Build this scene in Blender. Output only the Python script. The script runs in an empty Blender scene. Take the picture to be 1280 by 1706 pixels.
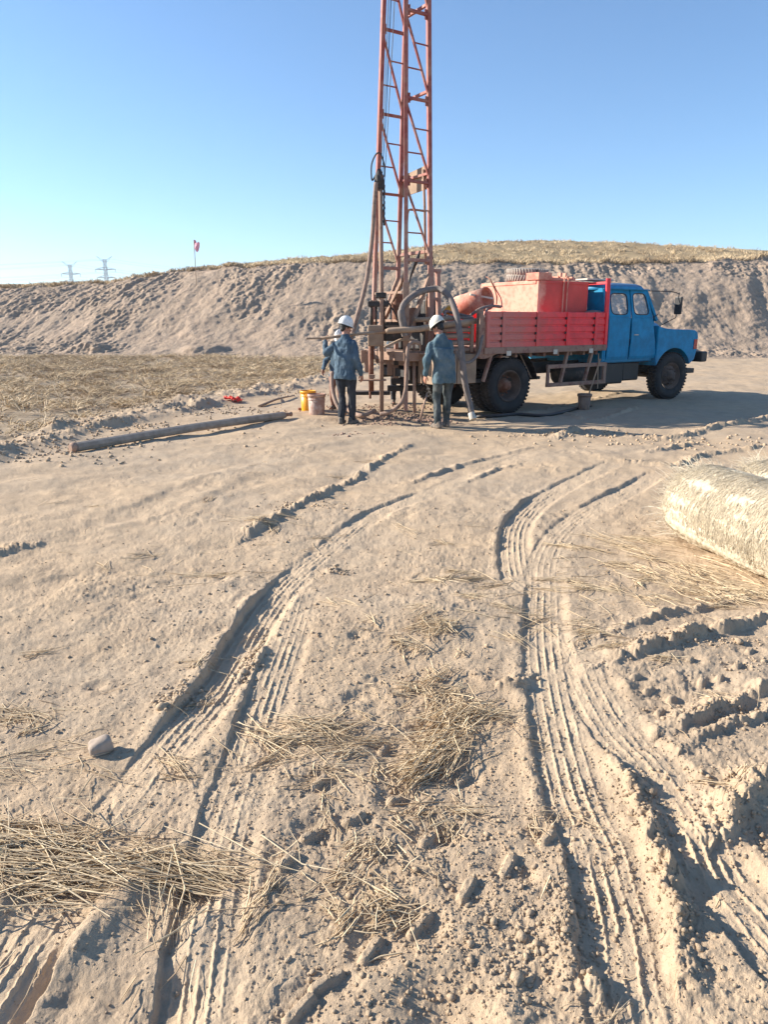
import bpy, bmesh, math, random
import numpy as np
from mathutils import Vector, Matrix
R = math.radians
random.seed(7); rng = np.random.default_rng(7)
C = bpy.context.scene.collection
SC = bpy.context.scene

# ------------------------------------------------------------------ camera, sky, sun, exposure
F_PX, PITCH, CAMH = 1190.0, R(15.0), 1.6
cam = bpy.data.cameras.new('camera'); camo = bpy.data.objects.new('camera', cam); C.objects.link(camo)
camo.location = (0, 0, CAMH); camo.rotation_euler = (R(90) - PITCH, 0, 0)
cam.sensor_fit = 'VERTICAL'; cam.sensor_height = 36.0; cam.lens = 36.0 * F_PX / 1706.0
cam.clip_start = 0.05; cam.clip_end = 6000
SC.camera = camo
SUN_EL, SUN_AZ = R(25), R(12)          # azimuth: degrees beyond straight left
sun_dir = Vector((-math.cos(SUN_AZ) * math.cos(SUN_EL), math.sin(SUN_AZ) * math.cos(SUN_EL), math.sin(SUN_EL)))
w = bpy.data.worlds.new('World'); SC.world = w; w.use_nodes = True
nt = w.node_tree; bg = nt.nodes['Background']
sky = nt.nodes.new('ShaderNodeTexSky'); sky.sky_type = 'NISHITA'; sky.sun_disc = False
sky.sun_elevation = SUN_EL; sky.sun_rotation = -(R(90) - SUN_AZ)
sky.altitude = 1200; sky.air_density = 1.0; sky.dust_density = 0.1; sky.ozone_density = 2.0
tn = nt.nodes.new('ShaderNodeMix'); tn.data_type = 'RGBA'; tn.blend_type = 'MULTIPLY'; tn.inputs[0].default_value = 1; tn.inputs[7].default_value = (.74, .97, 1.12, 1)
nt.links.new(sky.outputs[0], tn.inputs[6]); nt.links.new(tn.outputs[2], bg.inputs[0]); bg.inputs[1].default_value = 0.09
sl = bpy.data.lights.new('sun', 'SUN'); sl.energy = 5.0; sl.angle = R(0.5); sl.color = (1.0, 0.92, 0.80)
so = bpy.data.objects.new('sun', sl); C.objects.link(so)
so.rotation_euler = sun_dir.to_track_quat('Z', 'Y').to_euler()
SC.view_settings.view_transform = 'Standard'; SC.view_settings.look = 'None'
SC.view_settings.exposure = 1.1; SC.view_settings.gamma = 1.0; SC.view_settings.use_curve_mapping = False

# ------------------------------------------------------------------ surveying helpers (photo pixel -> place in the world)
def ray(px, py):
    v = (py - 853) / F_PX
    return ((px - 640) / F_PX, math.cos(PITCH) - v * math.sin(PITCH), -math.sin(PITCH) - v * math.cos(PITCH))
def G(px, py, z=0.0):
    r = ray(px, py); t = (z - CAMH) / r[2]; return (r[0] * t, r[1] * t)
def WP(px, py, y):
    r = ray(px, py); t = y / r[1]; return Vector((r[0] * t, y, CAMH + r[2] * t))
def elev(py): return math.tan(math.atan((853 - py) / F_PX) - PITCH)

# ------------------------------------------------------------------ numpy noise
_p = rng.permutation(4096)
def _h(i, j, s): return _p[(_p[(i + s * 131) & 4095] + j) & 4095]
def pn(x, y, s=0):
    xi = np.floor(x).astype(np.int64); yi = np.floor(y).astype(np.int64)
    fx = x - xi; fy = y - yi
    ux = fx * fx * fx * (fx * (fx * 6 - 15) + 10); uy = fy * fy * fy * (fy * (fy * 6 - 15) + 10)
    def g(i, j, dx, dy):
        a = _h(i, j, s) * (2 * np.pi / 4096); return np.cos(a) * dx + np.sin(a) * dy
    a = g(xi, yi, fx, fy); b = g(xi + 1, yi, fx - 1, fy); c = g(xi, yi + 1, fx, fy - 1); d = g(xi + 1, yi + 1, fx - 1, fy - 1)
    return ((a * (1 - ux) + b * ux) * (1 - uy) + (c * (1 - ux) + d * ux) * uy) * 1.5
def fbm(x, y, s=0, o=4, lac=2.1, g=.5):
    r = 0; a = 1; f = 1
    for k in range(o): r = r + a * pn(x * f, y * f, s + k); a *= g; f *= lac
    return r
def clods(x, y, cell, s, dens, r0=.25, r1=.6):
    """rounded lumps: height of half-buried balls, one per random cell (result in metres)"""
    X = x / cell; Y = y / cell
    wx = fbm(X * 1.7, Y * 1.7, s + 7, 2); wy = fbm(X * 1.7 + 31, Y * 1.7, s + 8, 2); X = X + .34 * wx; Y = Y + .34 * wy; xi = np.floor(X).astype(np.int64); yi = np.floor(Y).astype(np.int64)
    out = np.zeros_like(X)
    for di in (-1, 0, 1):
        for dj in (-1, 0, 1):
            i = xi + di; j = yi + dj
            cx = i + _h(i, j, s) / 4096.; cy = j + _h(i, j, s + 1) / 4096.
            rr = r0 + (r1 - r0) * (_h(i, j, s + 2) / 4096.) ** 2
            on = (_h(i, j, s + 3) / 4096.) < dens
            d2 = ((X - cx) ** 2 + (Y - cy) ** 2) / rr ** 2
            out = np.maximum(out, np.where(on & (d2 < 1), np.minimum(1, (1 - np.sqrt(np.maximum(d2, 0))) * 2.4) ** .8 * rr * (.55 + .6 * _h(i, j, s + 5) / 4096.), 0))
    return out * cell * .62 * (.8 + .5 * (wx - wy))
def sst(a, b, x):
    t = np.clip((x - a) / (b - a), 0, 1); return t * t * (3 - 2 * t)

def smooth_line(pts, n=5):
    pts = [np.array(p, float) for p in pts]; out = []
    P = [2 * pts[0] - pts[1]] + pts + [2 * pts[-1] - pts[-2]]
    for i in range(1, len(P) - 2):
        for k in range(n):
            t = k / n; a, b, c, d = P[i - 1:i + 3]
            out.append(.5 * ((2 * b) + (c - a) * t + (2 * a - 5 * b + 4 * c - d) * t * t + (3 * b - a - 3 * c + d) * t ** 3))
    out.append(pts[-1]); return np.array(out)

class Line:
    """a polyline on the ground; .near(x,y,reach) -> index, signed offset (left +), arclength, value"""
    def __init__(s, pts, extra=None):
        g = [G(p[0], p[1]) + tuple(p[2:]) for p in pts]
        s.p = smooth_line(g)
        s.lo = s.p[:, :2].min(0); s.hi = s.p[:, :2].max(0)
    def near(s, x, y, reach):
        m = np.nonzero((x > s.lo[0] - reach) & (x < s.hi[0] + reach) & (y > s.lo[1] - reach) & (y < s.hi[1] + reach))[0]
        X = x[m]; Y = y[m]; best = np.full(len(m), 1e9); off = np.zeros(len(m)); arc = np.zeros(len(m))
        val = np.zeros((len(m), s.p.shape[1] - 2)); L = 0
        for a, b in zip(s.p[:-1], s.p[1:]):
            d = b[:2] - a[:2]; l = math.hypot(*d)
            if l < 1e-6: continue
            t = ((X - a[0]) * d[0] + (Y - a[1]) * d[1]) / l ** 2; tc = np.clip(t, 0, 1)
            qx = X - a[0] - tc * d[0]; qy = Y - a[1] - tc * d[1]; dd = np.hypot(qx, qy)
            u = dd < best
            sg = np.sign(d[0] * (Y - a[1]) - d[1] * (X - a[0]))
            best[u] = dd[u]; off[u] = (dd * sg)[u]; arc[u] = (L + tc * l)[u]
            val[u] = (a[2:] + (b[2:] - a[2:]) * tc[:, None])[u]
            L += l
        k = best < reach
        return m[k], off[k], arc[k], val[k]

# tyre tracks: (px, py, depth, left lip, right lip)
TRACKS = [
 ([(70,1560,.010,.0,.0),(150,1430,.012,.0,.0),(205,1350,.013,.0,.0),(255,1280,.016,.0,.0),(305,1215,.028,.03,.0),(372,1130,.06,.06,.01),(425,1040,.07,.06,.01),(470,980,.055,.05,.01),(515,940,.035,.03,.0),(612,865,.025,.02,.0),(700,826,.018,.015,.0),(790,790,.012,.01,.0),(880,756,.008,.01,.0)], .20),
 ([(318,1720,.02,.01,.0),(335,1600,.025,.03,.0),(360,1446,.022,.03,.0),(395,1320,.012,.0,.0),(415,1265,.012,.0,.0),(435,1190,.030,.05,.01),(455,1130,.032,.06,.01),(474,1085,.018,.02,.01),(492,1030,.015,.0,.0),(506,985,.004,.0,.0)], .19),
 ([(890,985,.01,.0,.0),(862,955,.025,.04,.0),(857,890,.035,.04,.0),(875,855,.035,.035,.01),(912,825,.03,.03,.01),(975,795,.02,.02,.0),(1018,775,.01,.01,.0)], .22),
 ([(1062,1720,.01,.0,.0),(1043,1640,.02,.04,.02),(1035,1556,.035,.05,.03),(1010,1456,.03,.02,.03),(997,1406,.025,.02,.02),(960,1326,.035,.05,.02),(941,1256,.03,.04,.02),(926,1190,.03,.04,.01),(912,1110,.03,.05,.01),(906,1040,.025,.02,.01),(907,980,.02,.01,.0),(907,940,.02,.01,.0),(922,905,.02,.01,.0),(947,875,.02,.015,.0),(990,845,.025,.02,.0),(1052,815,.025,.025,.0),(1092,793,.01,.01,.0)], .22),
 ([(1330,1620,.02,.02,.02),(1275,1556,.03,.02,.02),(1237,1506,.035,.03,.02),(1195,1456,.045,.08,.01),(1172,1406,.04,.07,.01),(1140,1356,.025,.02,.02),(1107,1306,.02,.02,.02),(1065,1256,.025,.02,.02),(1022,1205,.025,.02,.02),(990,1150,.02,.0,.01),(965,1095,.012,.0,.0),(945,1050,.004,.0,.0)], .22),
 ([(140,1430,.0,.0,.0),(90,1510,.02,.01,.0),(35,1590,.03,.03,.0),(-40,1700,.03,.03,.0)], .22),
 ([(560,905,.003,.0,.0),(500,955,.008,.0,.0),(470,1010,.004,.0,.0)], .2),
]
TRK = [(Line(p), wd) for p, wd in TRACKS]
# low crumbly ridges: (px, py, height), width
RIDGES = [
 ([(1000,1112,.02),(1060,1092,.05),(1140,1066,.06),(1220,1048,.07),(1330,1028,.06)], .05, 1),
 ([(975,1072,.01),(1060,1045,.03),(1145,1018,.03),(1290,998,.03)], .035, 1),
 ([(1110,1222,.03),(1170,1195,.06),(1230,1168,.05),(1320,1140,.05)], .045, 1),
 ([(1140,1255,.02),(1200,1215,.04),(1300,1180,.03)], .03, 1),
 ([(1200,1392,.05),(1235,1345,.08),(1320,1290,.07)], .06, 1),
 ([(1022,1265,.02),(1040,1300,.05),(1062,1350,.04),(1100,1440,.03)], .04, 1),
 ([(1112,1465,.05),(1118,1530,.05),(1125,1620,.04)], .04, 1),
 ([(990,1640,.05),(960,1590,.03),(935,1480,.01)], .04, 1),
 ([(695,800,.03),(734,784,.045),(813,762,.035),(885,747,.02)], .05, 0),
 ([(785,800,.03),(821,784,.04),(864,773,.02)], .05, 0),
 ([(405,896,.02),(425,884,.06),(480,855,.04),(520,832,.05),(590,797,.04),(640,765,.04),(685,742,.02)], .06, 1),
 ([(1042,772,.04),(1131,777,.05),(1165,762,.05),(1200,754,.05),(1290,746,.05)], .07, 1),
 ([(1080,755,.03),(1140,742,.06),(1160,738,.03)], .06, 1),
 ([(1100,730,.04),(1145,724,.06),(1200,713,.08),(1290,694,.07)], .1, 1),
 ([(935,728,.05),(960,718,.07),(1010,722,.05),(1080,726,.04)], .09, 1),
 ([(940,690,.05),(990,700,.04),(1060,682,.05)], .09, 1),
 ([(-40,940,.05),(10,922,.06),(60,905,.02)], .1, 1),
 ([(800,1130,.02),(850,1145,.06),(880,1130,.03)], .05, 1),
 ([(380,1150,.0),(400,1130,.03),(440,1085,.02)], .04, 1),
 ([(130,860,.0),(220,840,.02),(330,800,.02),(440,770,.01)], .12, 0),
 ([(60,890,.0),(200,875,.015),(330,835,.02),(420,790,.01)], .1, 0),
 ([(540,955,.0),(555,950,.035),(575,940,.0)], .05, 1),
 ([(800,700,.02),(880,690,.03),(960,672,.03),(1060,650,.02)], .08, 1),
]
RDG = [(Line(p), wd, c) for p, wd, c in RIDGES]
WIND = Line([(-400,860,.05),(-100,770,.10),(0,742,.10),(120,712,.12),(250,688,.13),(330,671,.13),(430,652,.13),(520,636,.14),(600,615,.13),(680,600,.1)])
LUGS = [(532,1306,52),(590,1366,55),(520,1393,50),(480,1440,50),(847,1441,62),(778,1483,62),(700,1541,62),(618,1585,60),(545,1640,60),(660,1330,40),(912,1395,40),(1082,1150,34),(1120,1162,30),(1170,1135,30),(1060,1128,30),(1230,1110,30),(1150,1100,26),(1200,1128,26),(1100,1185,26),(1250,1085,30),(500,1690,60),(715,1395,45),(770,1290,45),(640,1240,40)]
HOLES = [(160,1140,.05),(597,1061,.05),(698,960,.05),(370,960,.04),(885,1465,.04),(886,1450,.03),(855,1200,.04),(750,1385,.06),(240,1560,.12),(300,1480,.12),(120,1670,.14),(255,1680,.13),(1150,1480,.08),(1280,1395,.1),(1215,1325,.08),(590,1160,.05),(745,1690,.12)]

def ground_h(x, y):
    x = np.asarray(x, float); y = np.asarray(y, float)
    d = np.hypot(x, y); near = sst(14, 6, d)
    h = .035 * fbm(x * .45 + 3, y * .45, 1, 3) * sst(80, 20, d) + .016 * fbm(x * 1.7, y * 1.7, 11, 3)
    h += near * (.006 * fbm(x * 7, y * 7, 21, 3))
    pat = sst(-.2, .5, fbm(x * .9 + 20, y * .9, 37, 3))
    h += near * (.0012 + .002 * pat) * fbm(x * 45, y * 45, 31, 3, g=.6) * sst(9, 4, d) + .004 * sst(9, 4, d) * np.abs(fbm(x * 14, y * 14, 35, 3))
    # long wheel-worn swells on the trodden left side
    h += .012 * pn((x + .9 * y) * .35, (y - .9 * x) * 1.8, 41) * sst(2, -1, x) * sst(1, 5, d)
    # rough crumbly patches
    cm = sst(.12, .55, fbm(x * 1.3 + 7, y * 1.3, 51, 3)) * .8
    front = sst(-.9, .1, x) * sst(2.5, 2.0, y)               # churned soil at the lower middle and right
    right = sst(.9, 1.3, x) * sst(4.0, 3.4, y)
    cm = np.clip(cm + (front * .45 + right * .4) * sst(-.35, .35, fbm(x * 2.6, y * 2.6 + 9, 53, 3)), 0, 1)
    mk = np.nonzero((d < 13))[0]
    if len(mk):
        X = x[mk]; Y = y[mk]; K = cm[mk] * .55
        h[mk] += K * (clods(X, Y, .045, 61, .35) * .45 + clods(X, Y, .02, 65, .5) * .8 + .014 * fbm(X * 12, Y * 12, 71, 3))
        h[mk] += clods(X, Y, .03, 75, .12, .1, .35) * .9
    # tyre tracks pressed into everything above
    for ln, wd in TRK:
        m, s, a, v = ln.near(x, y, wd / 2 + .2)
        if not len(m): continue
        v = v * .48; X = x[m]; Y = y[m]; hw = wd / 2 + .010 * fbm(a * 7, np.sign(s), 91, 3)
        inside = np.where(s > 0, sst(hw + .010, hw - .006, s), sst(hw + .045, hw - .012, -s)); dep, ll, rl = v[:, 0], v[:, 1], v[:, 2]
        tr = np.zeros(len(m))
        for k in range(5):
            c = (k - 2) * wd * .175
            zig = .0013 * np.sign(np.sin(a * 2 * np.pi / .034 + k)) * np.abs(np.sin(a * 2 * np.pi / .034 + k)) ** .5
            brk = np.clip(.8 + .9 * fbm(a * 6, s * 0 + k * 3.3, 97, 3), .15, 1.25) * np.clip(.95 + 1.0 * pn(a * 1.1, s * 0, 99), .3, 1)
            tr += (.0105 if k in (1, 2, 3) else .007) * np.exp(-((s - c - zig) / .0045) ** 2) * brk
        tr += .0012 * np.sin(a * 2 * np.pi / .03) * (np.abs(s) > wd * .38)
        fade = np.clip(dep / .02, 0, 1)
        flat = np.full(len(m), 0.) + .02 * fbm(X * 1.2, Y * 1.2, 81, 2) * .5
        keep = 1 - .93 * fade
        inh = h[m] * keep + flat * (1 - keep) - dep + tr * fade + .0016 * fbm(X * 40, Y * 40, 83, 3) + .004 * fbm(X * 9, Y * 9, 84, 2)
        nz = np.clip(.75 + .7 * fbm(a * 3.2, s * 2, 85, 2), .15, 1.5)
        lw, rw = .034, .034
        lipL = ll * .55 * nz * np.exp(-((s - hw - .028) / lw) ** 2) * (s > 0)
        lipR = rl * .5 * nz * np.exp(-((-s - hw - .028) / rw) ** 2) * (s < 0)
        lip = lipL + lipR
        rough = np.clip(lip / .03, 0, 1) * (clods(X, Y, .04, 101, .7) * .9 + clods(X, Y, .018, 105, .6))
        out = h[m] + lip + rough
        h[m] = inh * inside + out * (1 - inside)
    for ln, wd, cl in RDG:
        m, s, a, v = ln.near(x, y, wd * 3)
        if not len(m): continue
        X = x[m]; Y = y[m]; s2 = s + .03 * fbm(a * 5, a * 0 + 2, 111, 2)
        nz = np.clip(.8 + .9 * fbm(a * 4, s * 3, 115, 2), .1, 1.7)
        pr = np.where(s2 > 0, np.exp(-(s2 / (wd * 1.3)) ** 2), np.exp(-(s2 / (wd * .5)) ** 2))
        e = v[:, 0] * .85 * nz * pr
        h[m] += e
        if cl: h[m] += np.clip(e / .03, 0, 1) * (clods(X, Y, .042, 121, .5) * .45 + .016 * fbm(X * 26, Y * 26, 129, 3) + clods(X, Y, .022, 125, .7) * .9 + .012 * fbm(X * 16, Y * 16, 127, 3))
    m, s, a, v = WIND.near(x, y, 1.6)
    if len(m):
        X = x[m]; Y = y[m]
        e = v[:, 0] * (np.exp(-((s - .1) / .38) ** 2) + .6 * np.exp(-((s + .45) / .2) ** 2)) * np.clip(.8 + .7 * fbm(a * .9, s * 1.5, 131, 3), .1, 1.6)
        h[m] += e + np.clip(e / .08, 0, 1) * (clods(X, Y, .16, 135, .6) * .55 + clods(X, Y, .07, 139, .6) * .7 + .03 * fbm(X * 5, Y * 5, 141, 3))
    # wet spoil mound round the bore
    bx, by = G(650, 695); q = np.hypot((x - bx - .1) / 1.25, (y - by) / .8); k = np.nonzero(q < 1.6)[0]
    if len(k):
        e = np.exp(-(q[k] * 1.6) ** 2)
        h[k] += .10 * e + np.clip(e * 1.5, 0, 1) * (clods(x[k], y[k], .14, 145, .7) * .6 + clods(x[k], y[k], .06, 147, .7) * .8)
    for px, py, ln in LUGS:
        gx, gy = G(px, py); k = np.nonzero((np.abs(x - gx) < .12) & (np.abs(y - gy) < .12))[0]
        if not len(k): continue
        L = ln / 620. * .75; q_ = 51 + 14 * math.sin(px * 7.1); ux, uy = math.cos(R(q_)), math.sin(R(q_))
        X = x[k] - gx; Y = y[k] - gy; t = np.clip(X * ux + Y * uy, -L / 2, L / 2); dd = np.hypot(X - t * ux, Y - t * uy)
        b = sst(.020, .008, dd); pit = sst(.09, .04, np.hypot(X, Y))
        h[k] = h[k] - .010 * pit + .018 * b
    for px, py, r in HOLES:
        gx, gy = G(px, py); q = ((x - gx) ** 2 + (y - gy) ** 2) / r ** 2; k = np.nonzero(q < 6)[0]
        h[k] += -.30 * r * np.exp(-q[k] * 1.5) + .08 * r * np.exp(-(np.sqrt(q[k]) - 1.25) ** 2 * 6)
    return h
def gz(x, y): return float(ground_h(np.array([x]), np.array([y]))[0])

# ------------------------------------------------------------------ materials
def newmat(name):
    m = bpy.data.materials.new(name); m.use_nodes = True; return m, m.node_tree, m.node_tree.nodes['Principled BSDF']
def N(nt, t, **k):
    n = nt.nodes.new(t)
    for a, v in k.items():
        if a == 'inp':
            for i, x in v.items(): n.inputs[i].default_value = x
        else: setattr(n, a, v)
    return n
def mix(nt, fac, a, b, blend='MIX'):
    n = nt.nodes.new('ShaderNodeMix'); n.data_type = 'RGBA'; n.blend_type = blend
    for i, v in ((0, fac), (6, a), (7, b)):
        if hasattr(v, 'links'): nt.links.new(v, n.inputs[i])
        else: n.inputs[i].default_value = v if i == 0 else (tuple(v) + (1,))[:4]
    return n.outputs[2]
def ramp(nt, src, lo, hi, a=0., b=1.):
    n = nt.nodes.new('ShaderNodeMapRange'); n.inputs[1].default_value = lo; n.inputs[2].default_value = hi
    n.inputs[3].default_value = a; n.inputs[4].default_value = b; n.interpolation_type = 'SMOOTHSTEP'
    nt.links.new(src, n.inputs[0]); return n.outputs[0]
def noise(nt, vec, scale, detail=4, rough=.55, sc3=None):
    if sc3:
        mp = nt.nodes.new('ShaderNodeMapping'); mp.inputs['Scale'].default_value = sc3; nt.links.new(vec, mp.inputs[0]); vec = mp.outputs[0]
    n = nt.nodes.new('ShaderNodeTexNoise'); n.inputs['Scale'].default_value = scale; n.inputs['Detail'].default_value = detail
    n.inputs['Roughness'].default_value = rough; nt.links.new(vec, n.inputs['Vector']); return n.outputs['Fac']
def bump(nt, h, strength, dist, bs, prev=None):
    b = nt.nodes.new('ShaderNodeBump'); b.inputs['Strength'].default_value = strength; b.inputs['Distance'].default_value = dist
    nt.links.new(h, b.inputs['Height'])
    if prev: nt.links.new(prev, b.inputs['Normal'])
    nt.links.new(b.outputs[0], bs.inputs['Normal']); return b.outputs[0]

DUST = (.36, .235, .165)
def paint(name, col, rough=.45, metal=0., dust=.3, dustcol=DUST, nscale=6, top=.5, low=None, xgrad=None, bumpd=.002, var=.18):
    """paint or bare metal with dust: patchy noise, more on upward faces, more near the ground or towards one end (on the tank, that end is painted sun glare)"""
    m, t, b = newmat(name); tc = N(t, 'ShaderNodeTexCoord').outputs['Object']; geo = N(t, 'ShaderNodeNewGeometry')
    n1 = noise(t, tc, nscale, 6, .65); n2 = noise(t, tc, nscale * 7, 4, .6)
    base = mix(t, ramp(t, n1, .3, .7), [c * (1 - var) for c in col], [min(1, c * (1 + var)) for c in col])
    sep = N(t, 'ShaderNodeSeparateXYZ'); t.links.new(geo.outputs['Normal'], sep.inputs[0])
    def mth(op, a, c):
        q = t.nodes.new('ShaderNodeMath'); q.operation = op; q.use_clamp = (op != 'SUBTRACT')
        for i, v in enumerate((a, c)):
            if hasattr(v, 'links'): t.links.new(v, q.inputs[i])
            else: q.inputs[i].default_value = v
        return q.outputs[0]
    pat = ramp(t, n1, .62 - dust * .5, .86 - dust * .5)
    fac = mth('MULTIPLY', pat, min(1, dust * 1.6))
    fac = mth('ADD', fac, mth('MULTIPLY', ramp(t, sep.outputs[2], .3, .95), top * .8))
    so_ = N(t, 'ShaderNodeSeparateXYZ'); t.links.new(geo.outputs['Position'], so_.inputs[0])
    if low: fac = mth('ADD', fac, mth('MULTIPLY', ramp(t, so_.outputs[2], low[1], low[0]), low[2]))
    if xgrad:
        ox = N(t, 'ShaderNodeSeparateXYZ'); t.links.new(tc, ox.inputs[0])
        wob = mth('ADD', ox.outputs[0], mth('MULTIPLY', n1, .8)); wob.node.use_clamp = False
        fac = mth('ADD', fac, mth('MULTIPLY', ramp(t, wob, xgrad[1] + .4, xgrad[0] + .4), xgrad[2]))
    fac = mth('MULTIPLY', fac, ramp(t, n2, .2, .55, .55, 1.))
    dc = mix(t, n2, [c * .75 for c in dustcol], [c * 1.2 for c in dustcol])
    t.links.new(mix(t, fac, base, dc), b.inputs['Base Color'])
    t.links.new(ramp(t, fac, 0, .6, rough, .9), b.inputs['Roughness']); b.inputs['Metallic'].default_value = metal
    bump(t, n2, .35, bumpd, b)
    return m
def cloth(name, col, col2, wr=.012):
    m, t, b = newmat(name); tc = N(t, 'ShaderNodeTexCoord').outputs['Object']
    n1 = noise(t, tc, 5, 5, .6); n2 = noise(t, tc, 9, 3, .6, (1.6, 1.6, .55)); n3 = noise(t, tc, 60, 3)
    t.links.new(mix(t, ramp(t, n1, .35, .72), col, col2), b.inputs['Base Color']); b.inputs['Roughness'].default_value = .92
    p = bump(t, n2, .9, wr * 2, b); bump(t, n3, .3, .003, b, p); return m
def soil_colour(t, pos, lo, hi, dark):
    big = noise(t, pos, .55, 4, .6); mid = noise(t, pos, 5, 6, .65); fine = noise(t, pos, 60, 5, .7)
    c = mix(t, ramp(t, big, .35, .65), lo, hi)
    c = mix(t, ramp(t, mid, .3, .72, 0, .6), c, dark); pch = noise(t, pos, 1.9, 5, .7); c = mix(t, ramp(t, pch, .52, .68, 0, .45), c, [x * .85 for x in dark])
    c = mix(t, ramp(t, fine, .2, .8, .34, -.12), c, [x * .5 for x in dark])
    spk = noise(t, pos, 330, 3, .6); c = mix(t, ramp(t, spk, .60, .75, 0, .35), c, [x * .45 for x in dark]); c = mix(t, ramp(t, spk, .40, .28, 0, .3), c, [min(1, x * 1.25) for x in hi])
    return c, mid, fine
def mat_ground():
    m, t, b = newmat('sandy_soil'); pos = N(t, 'ShaderNodeNewGeometry').outputs['Position']
    c, mid, fine = soil_colour(t, pos, (.49, .382, .27), (.57, .42, .272), (.42, .31, .21))
    at = N(t, 'ShaderNodeAttribute', attribute_name='zone'); sp = N(t, 'ShaderNodeSeparateColor'); t.links.new(at.outputs['Color'], sp.inputs[0])
    c = mix(t, sp.outputs[0], c, (.24, .165, .12))      # damp spoil
    c = mix(t, sp.outputs[1], c, mix(t, ramp(t, mid, .35, .65), (.20, .15, .10), (.40, .31, .21)))     # thatch under the dry grass
    c = mix(t, sp.outputs[2], c, (.61, .465, .315))      # dry dust pressed in the tracks
    t.links.new(c, b.inputs['Base Color']); b.inputs['Roughness'].default_value = .95; b.inputs['Specular IOR Level'].default_value = .15
    p = bump(t, fine, .8, .007, b); g2 = noise(t, pos, 190, 5, .75); p = bump(t, g2, .9, .0035, b, p); return m
def mat_bank():
    m, t, b = newmat('bank_soil'); pos = N(t, 'ShaderNodeNewGeometry').outputs['Position']
    c, mid, fine = soil_colour(t, pos, (.46, .355, .265), (.53, .395, .285), (.37, .28, .205))
    n = noise(t, pos, 1.1, 5, .6); c = mix(t, ramp(t, n, .5, .7, 0, .6), c, (.50, .375, .275))
    stk = noise(t, pos, 1.0, 5, .65, (2.2, 1.0, .35)); c = mix(t, ramp(t, stk, .35, .62, .45, 0), c, (.30, .225, .165))
    at = N(t, 'ShaderNodeAttribute', attribute_name='zone'); sp = N(t, 'ShaderNodeSeparateColor'); t.links.new(at.outputs['Color'], sp.inputs[0])
    c = mix(t, sp.outputs[1], c, (.34, .255, .15))
    t.links.new(c, b.inputs['Base Color']); b.inputs['Roughness'].default_value = .95; b.inputs['Specular IOR Level'].default_value = .1
    n3 = noise(t, pos, 9, 6, .7); p = bump(t, n3, .8, .09, b); bump(t, fine, .5, .02, b, p); return m
def mat_straw(name, a, bcol, sc=30):
    m, t, b = newmat(name); at = N(t, 'ShaderNodeAttribute', attribute_name='tint')
    pos = N(t, 'ShaderNodeNewGeometry').outputs['Position']; n = noise(t, pos, sc, 3)
    c = mix(t, at.outputs['Fac'], a, bcol); c = mix(t, ramp(t, n, .3, .7, 0, .35), c, [x * .55 for x in a])
    t.links.new(c, b.inputs['Base Color']); b.inputs['Roughness'].default_value = .75; return m
M = {}
M['ground'] = mat_ground(); M['bank'] = mat_bank()
M['straw'] = mat_straw('straw', (.42, .29, .17), (.88, .71, .46))
M['grass'] = mat_straw('dry_grass', (.34, .24, .14), (.76, .59, .37), 3)
M['blue'] = paint('blue_paint', (.005, .225, .42), .5, 0, .0, low=(.8, .95, .10), top=.08)
M['blue'].node_tree.nodes['Principled BSDF'].inputs['Specular IOR Level'].default_value = .22
M['roofblue'] = paint('dusty_cab_roof', (.0, .21, .43), .5, 0, .15, top=.4)
M['red'] = paint('red_paint', (.88, .035, .045), .5, 0, .08, (.52, .25, .20), top=.35, xgrad=(-.3, 1.3, .8))
M['redtank'] = paint('tank_paint', (.62, .055, .04), .55, 0, .12, (.80, .46, .33), 1.6, top=.4, xgrad=(.80, 1.0, .8))  # pale rear end paints sun glare into the colour, besides the tank's dust
M['orange'] = paint('faded_orange_paint', (.60, .16, .10), .6, 0, .5, (.68, .42, .30), top=.5)
M['mast'] = paint('mast_paint', (.30, .06, .045), .55, 0, .42, (.38, .24, .19), 5, low=(1.5, 4.5, .85))
M['mud'] = paint('muddy_metal', (.22, .12, .085), .7, .0, .75, (.36, .235, .17), 9)
M['sill'] = paint('dusty_sill', (.24, .10, .075), .7, 0, .6, (.34, .22, .16), 7)
M['dark'] = paint('dark_metal', (.03, .026, .024), .6, .0, .22, nscale=8, top=.35)
M['black'] = paint('black_metal', (.012, .012, .014), .5, 0, .1, top=.3)
M['rubber'] = paint('tyre_rubber', (.022, .02, .02), .8, 0, .25, (.10, .075, .06), 5, top=.25)
M['oldrubber'] = paint('dusty_old_rubber', (.10, .09, .08), .8, 0, .7, (.36, .31, .26), 4, top=.6)
M['rim'] = paint('rim_metal', (.06, .04, .032), .6, 0, .5, (.16, .11, .085))
M['hose'] = paint('muddy_hose', (.2, .13, .1), .75, 0, .6, (.33, .225, .17), 12)
M['clay'] = paint('dried_clay', (.36, .28, .215), .85, 0, .4, (.44, .35, .27), 9)
M['hosegrey'] = paint('grey_hose', (.17, .14, .125), .7, 0, .3, (.3, .22, .17), 12)
M['rust'] = paint('rusty_steel', (.2, .075, .04), .75, .0, .4, (.32, .2, .14), 9)
M['wood'] = paint('dusty_wood', (.33, .225, .15), .8, 0, .4, (.38, .28, .2), 5)
M['cream'] = paint('cream_paint', (.62, .55, .45), .6, 0, .3, (.45, .33, .25))
M['yellow'] = paint('yellow_plastic', (.85, .36, .01), .4, 0, .15, (.6, .4, .25), top=.1)
M['pail'] = paint('stained_pail', (.55, .40, .33), .5, 0, .5, (.30, .15, .10), 9)
M['oldpail'] = paint('brown_pail', (.2, .12, .085), .6, 0, .5, (.27, .18, .13), 9)
M['pink'] = paint('pink_cloth', (.95, .42, .5), .8, 0, .0, top=0)
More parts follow.
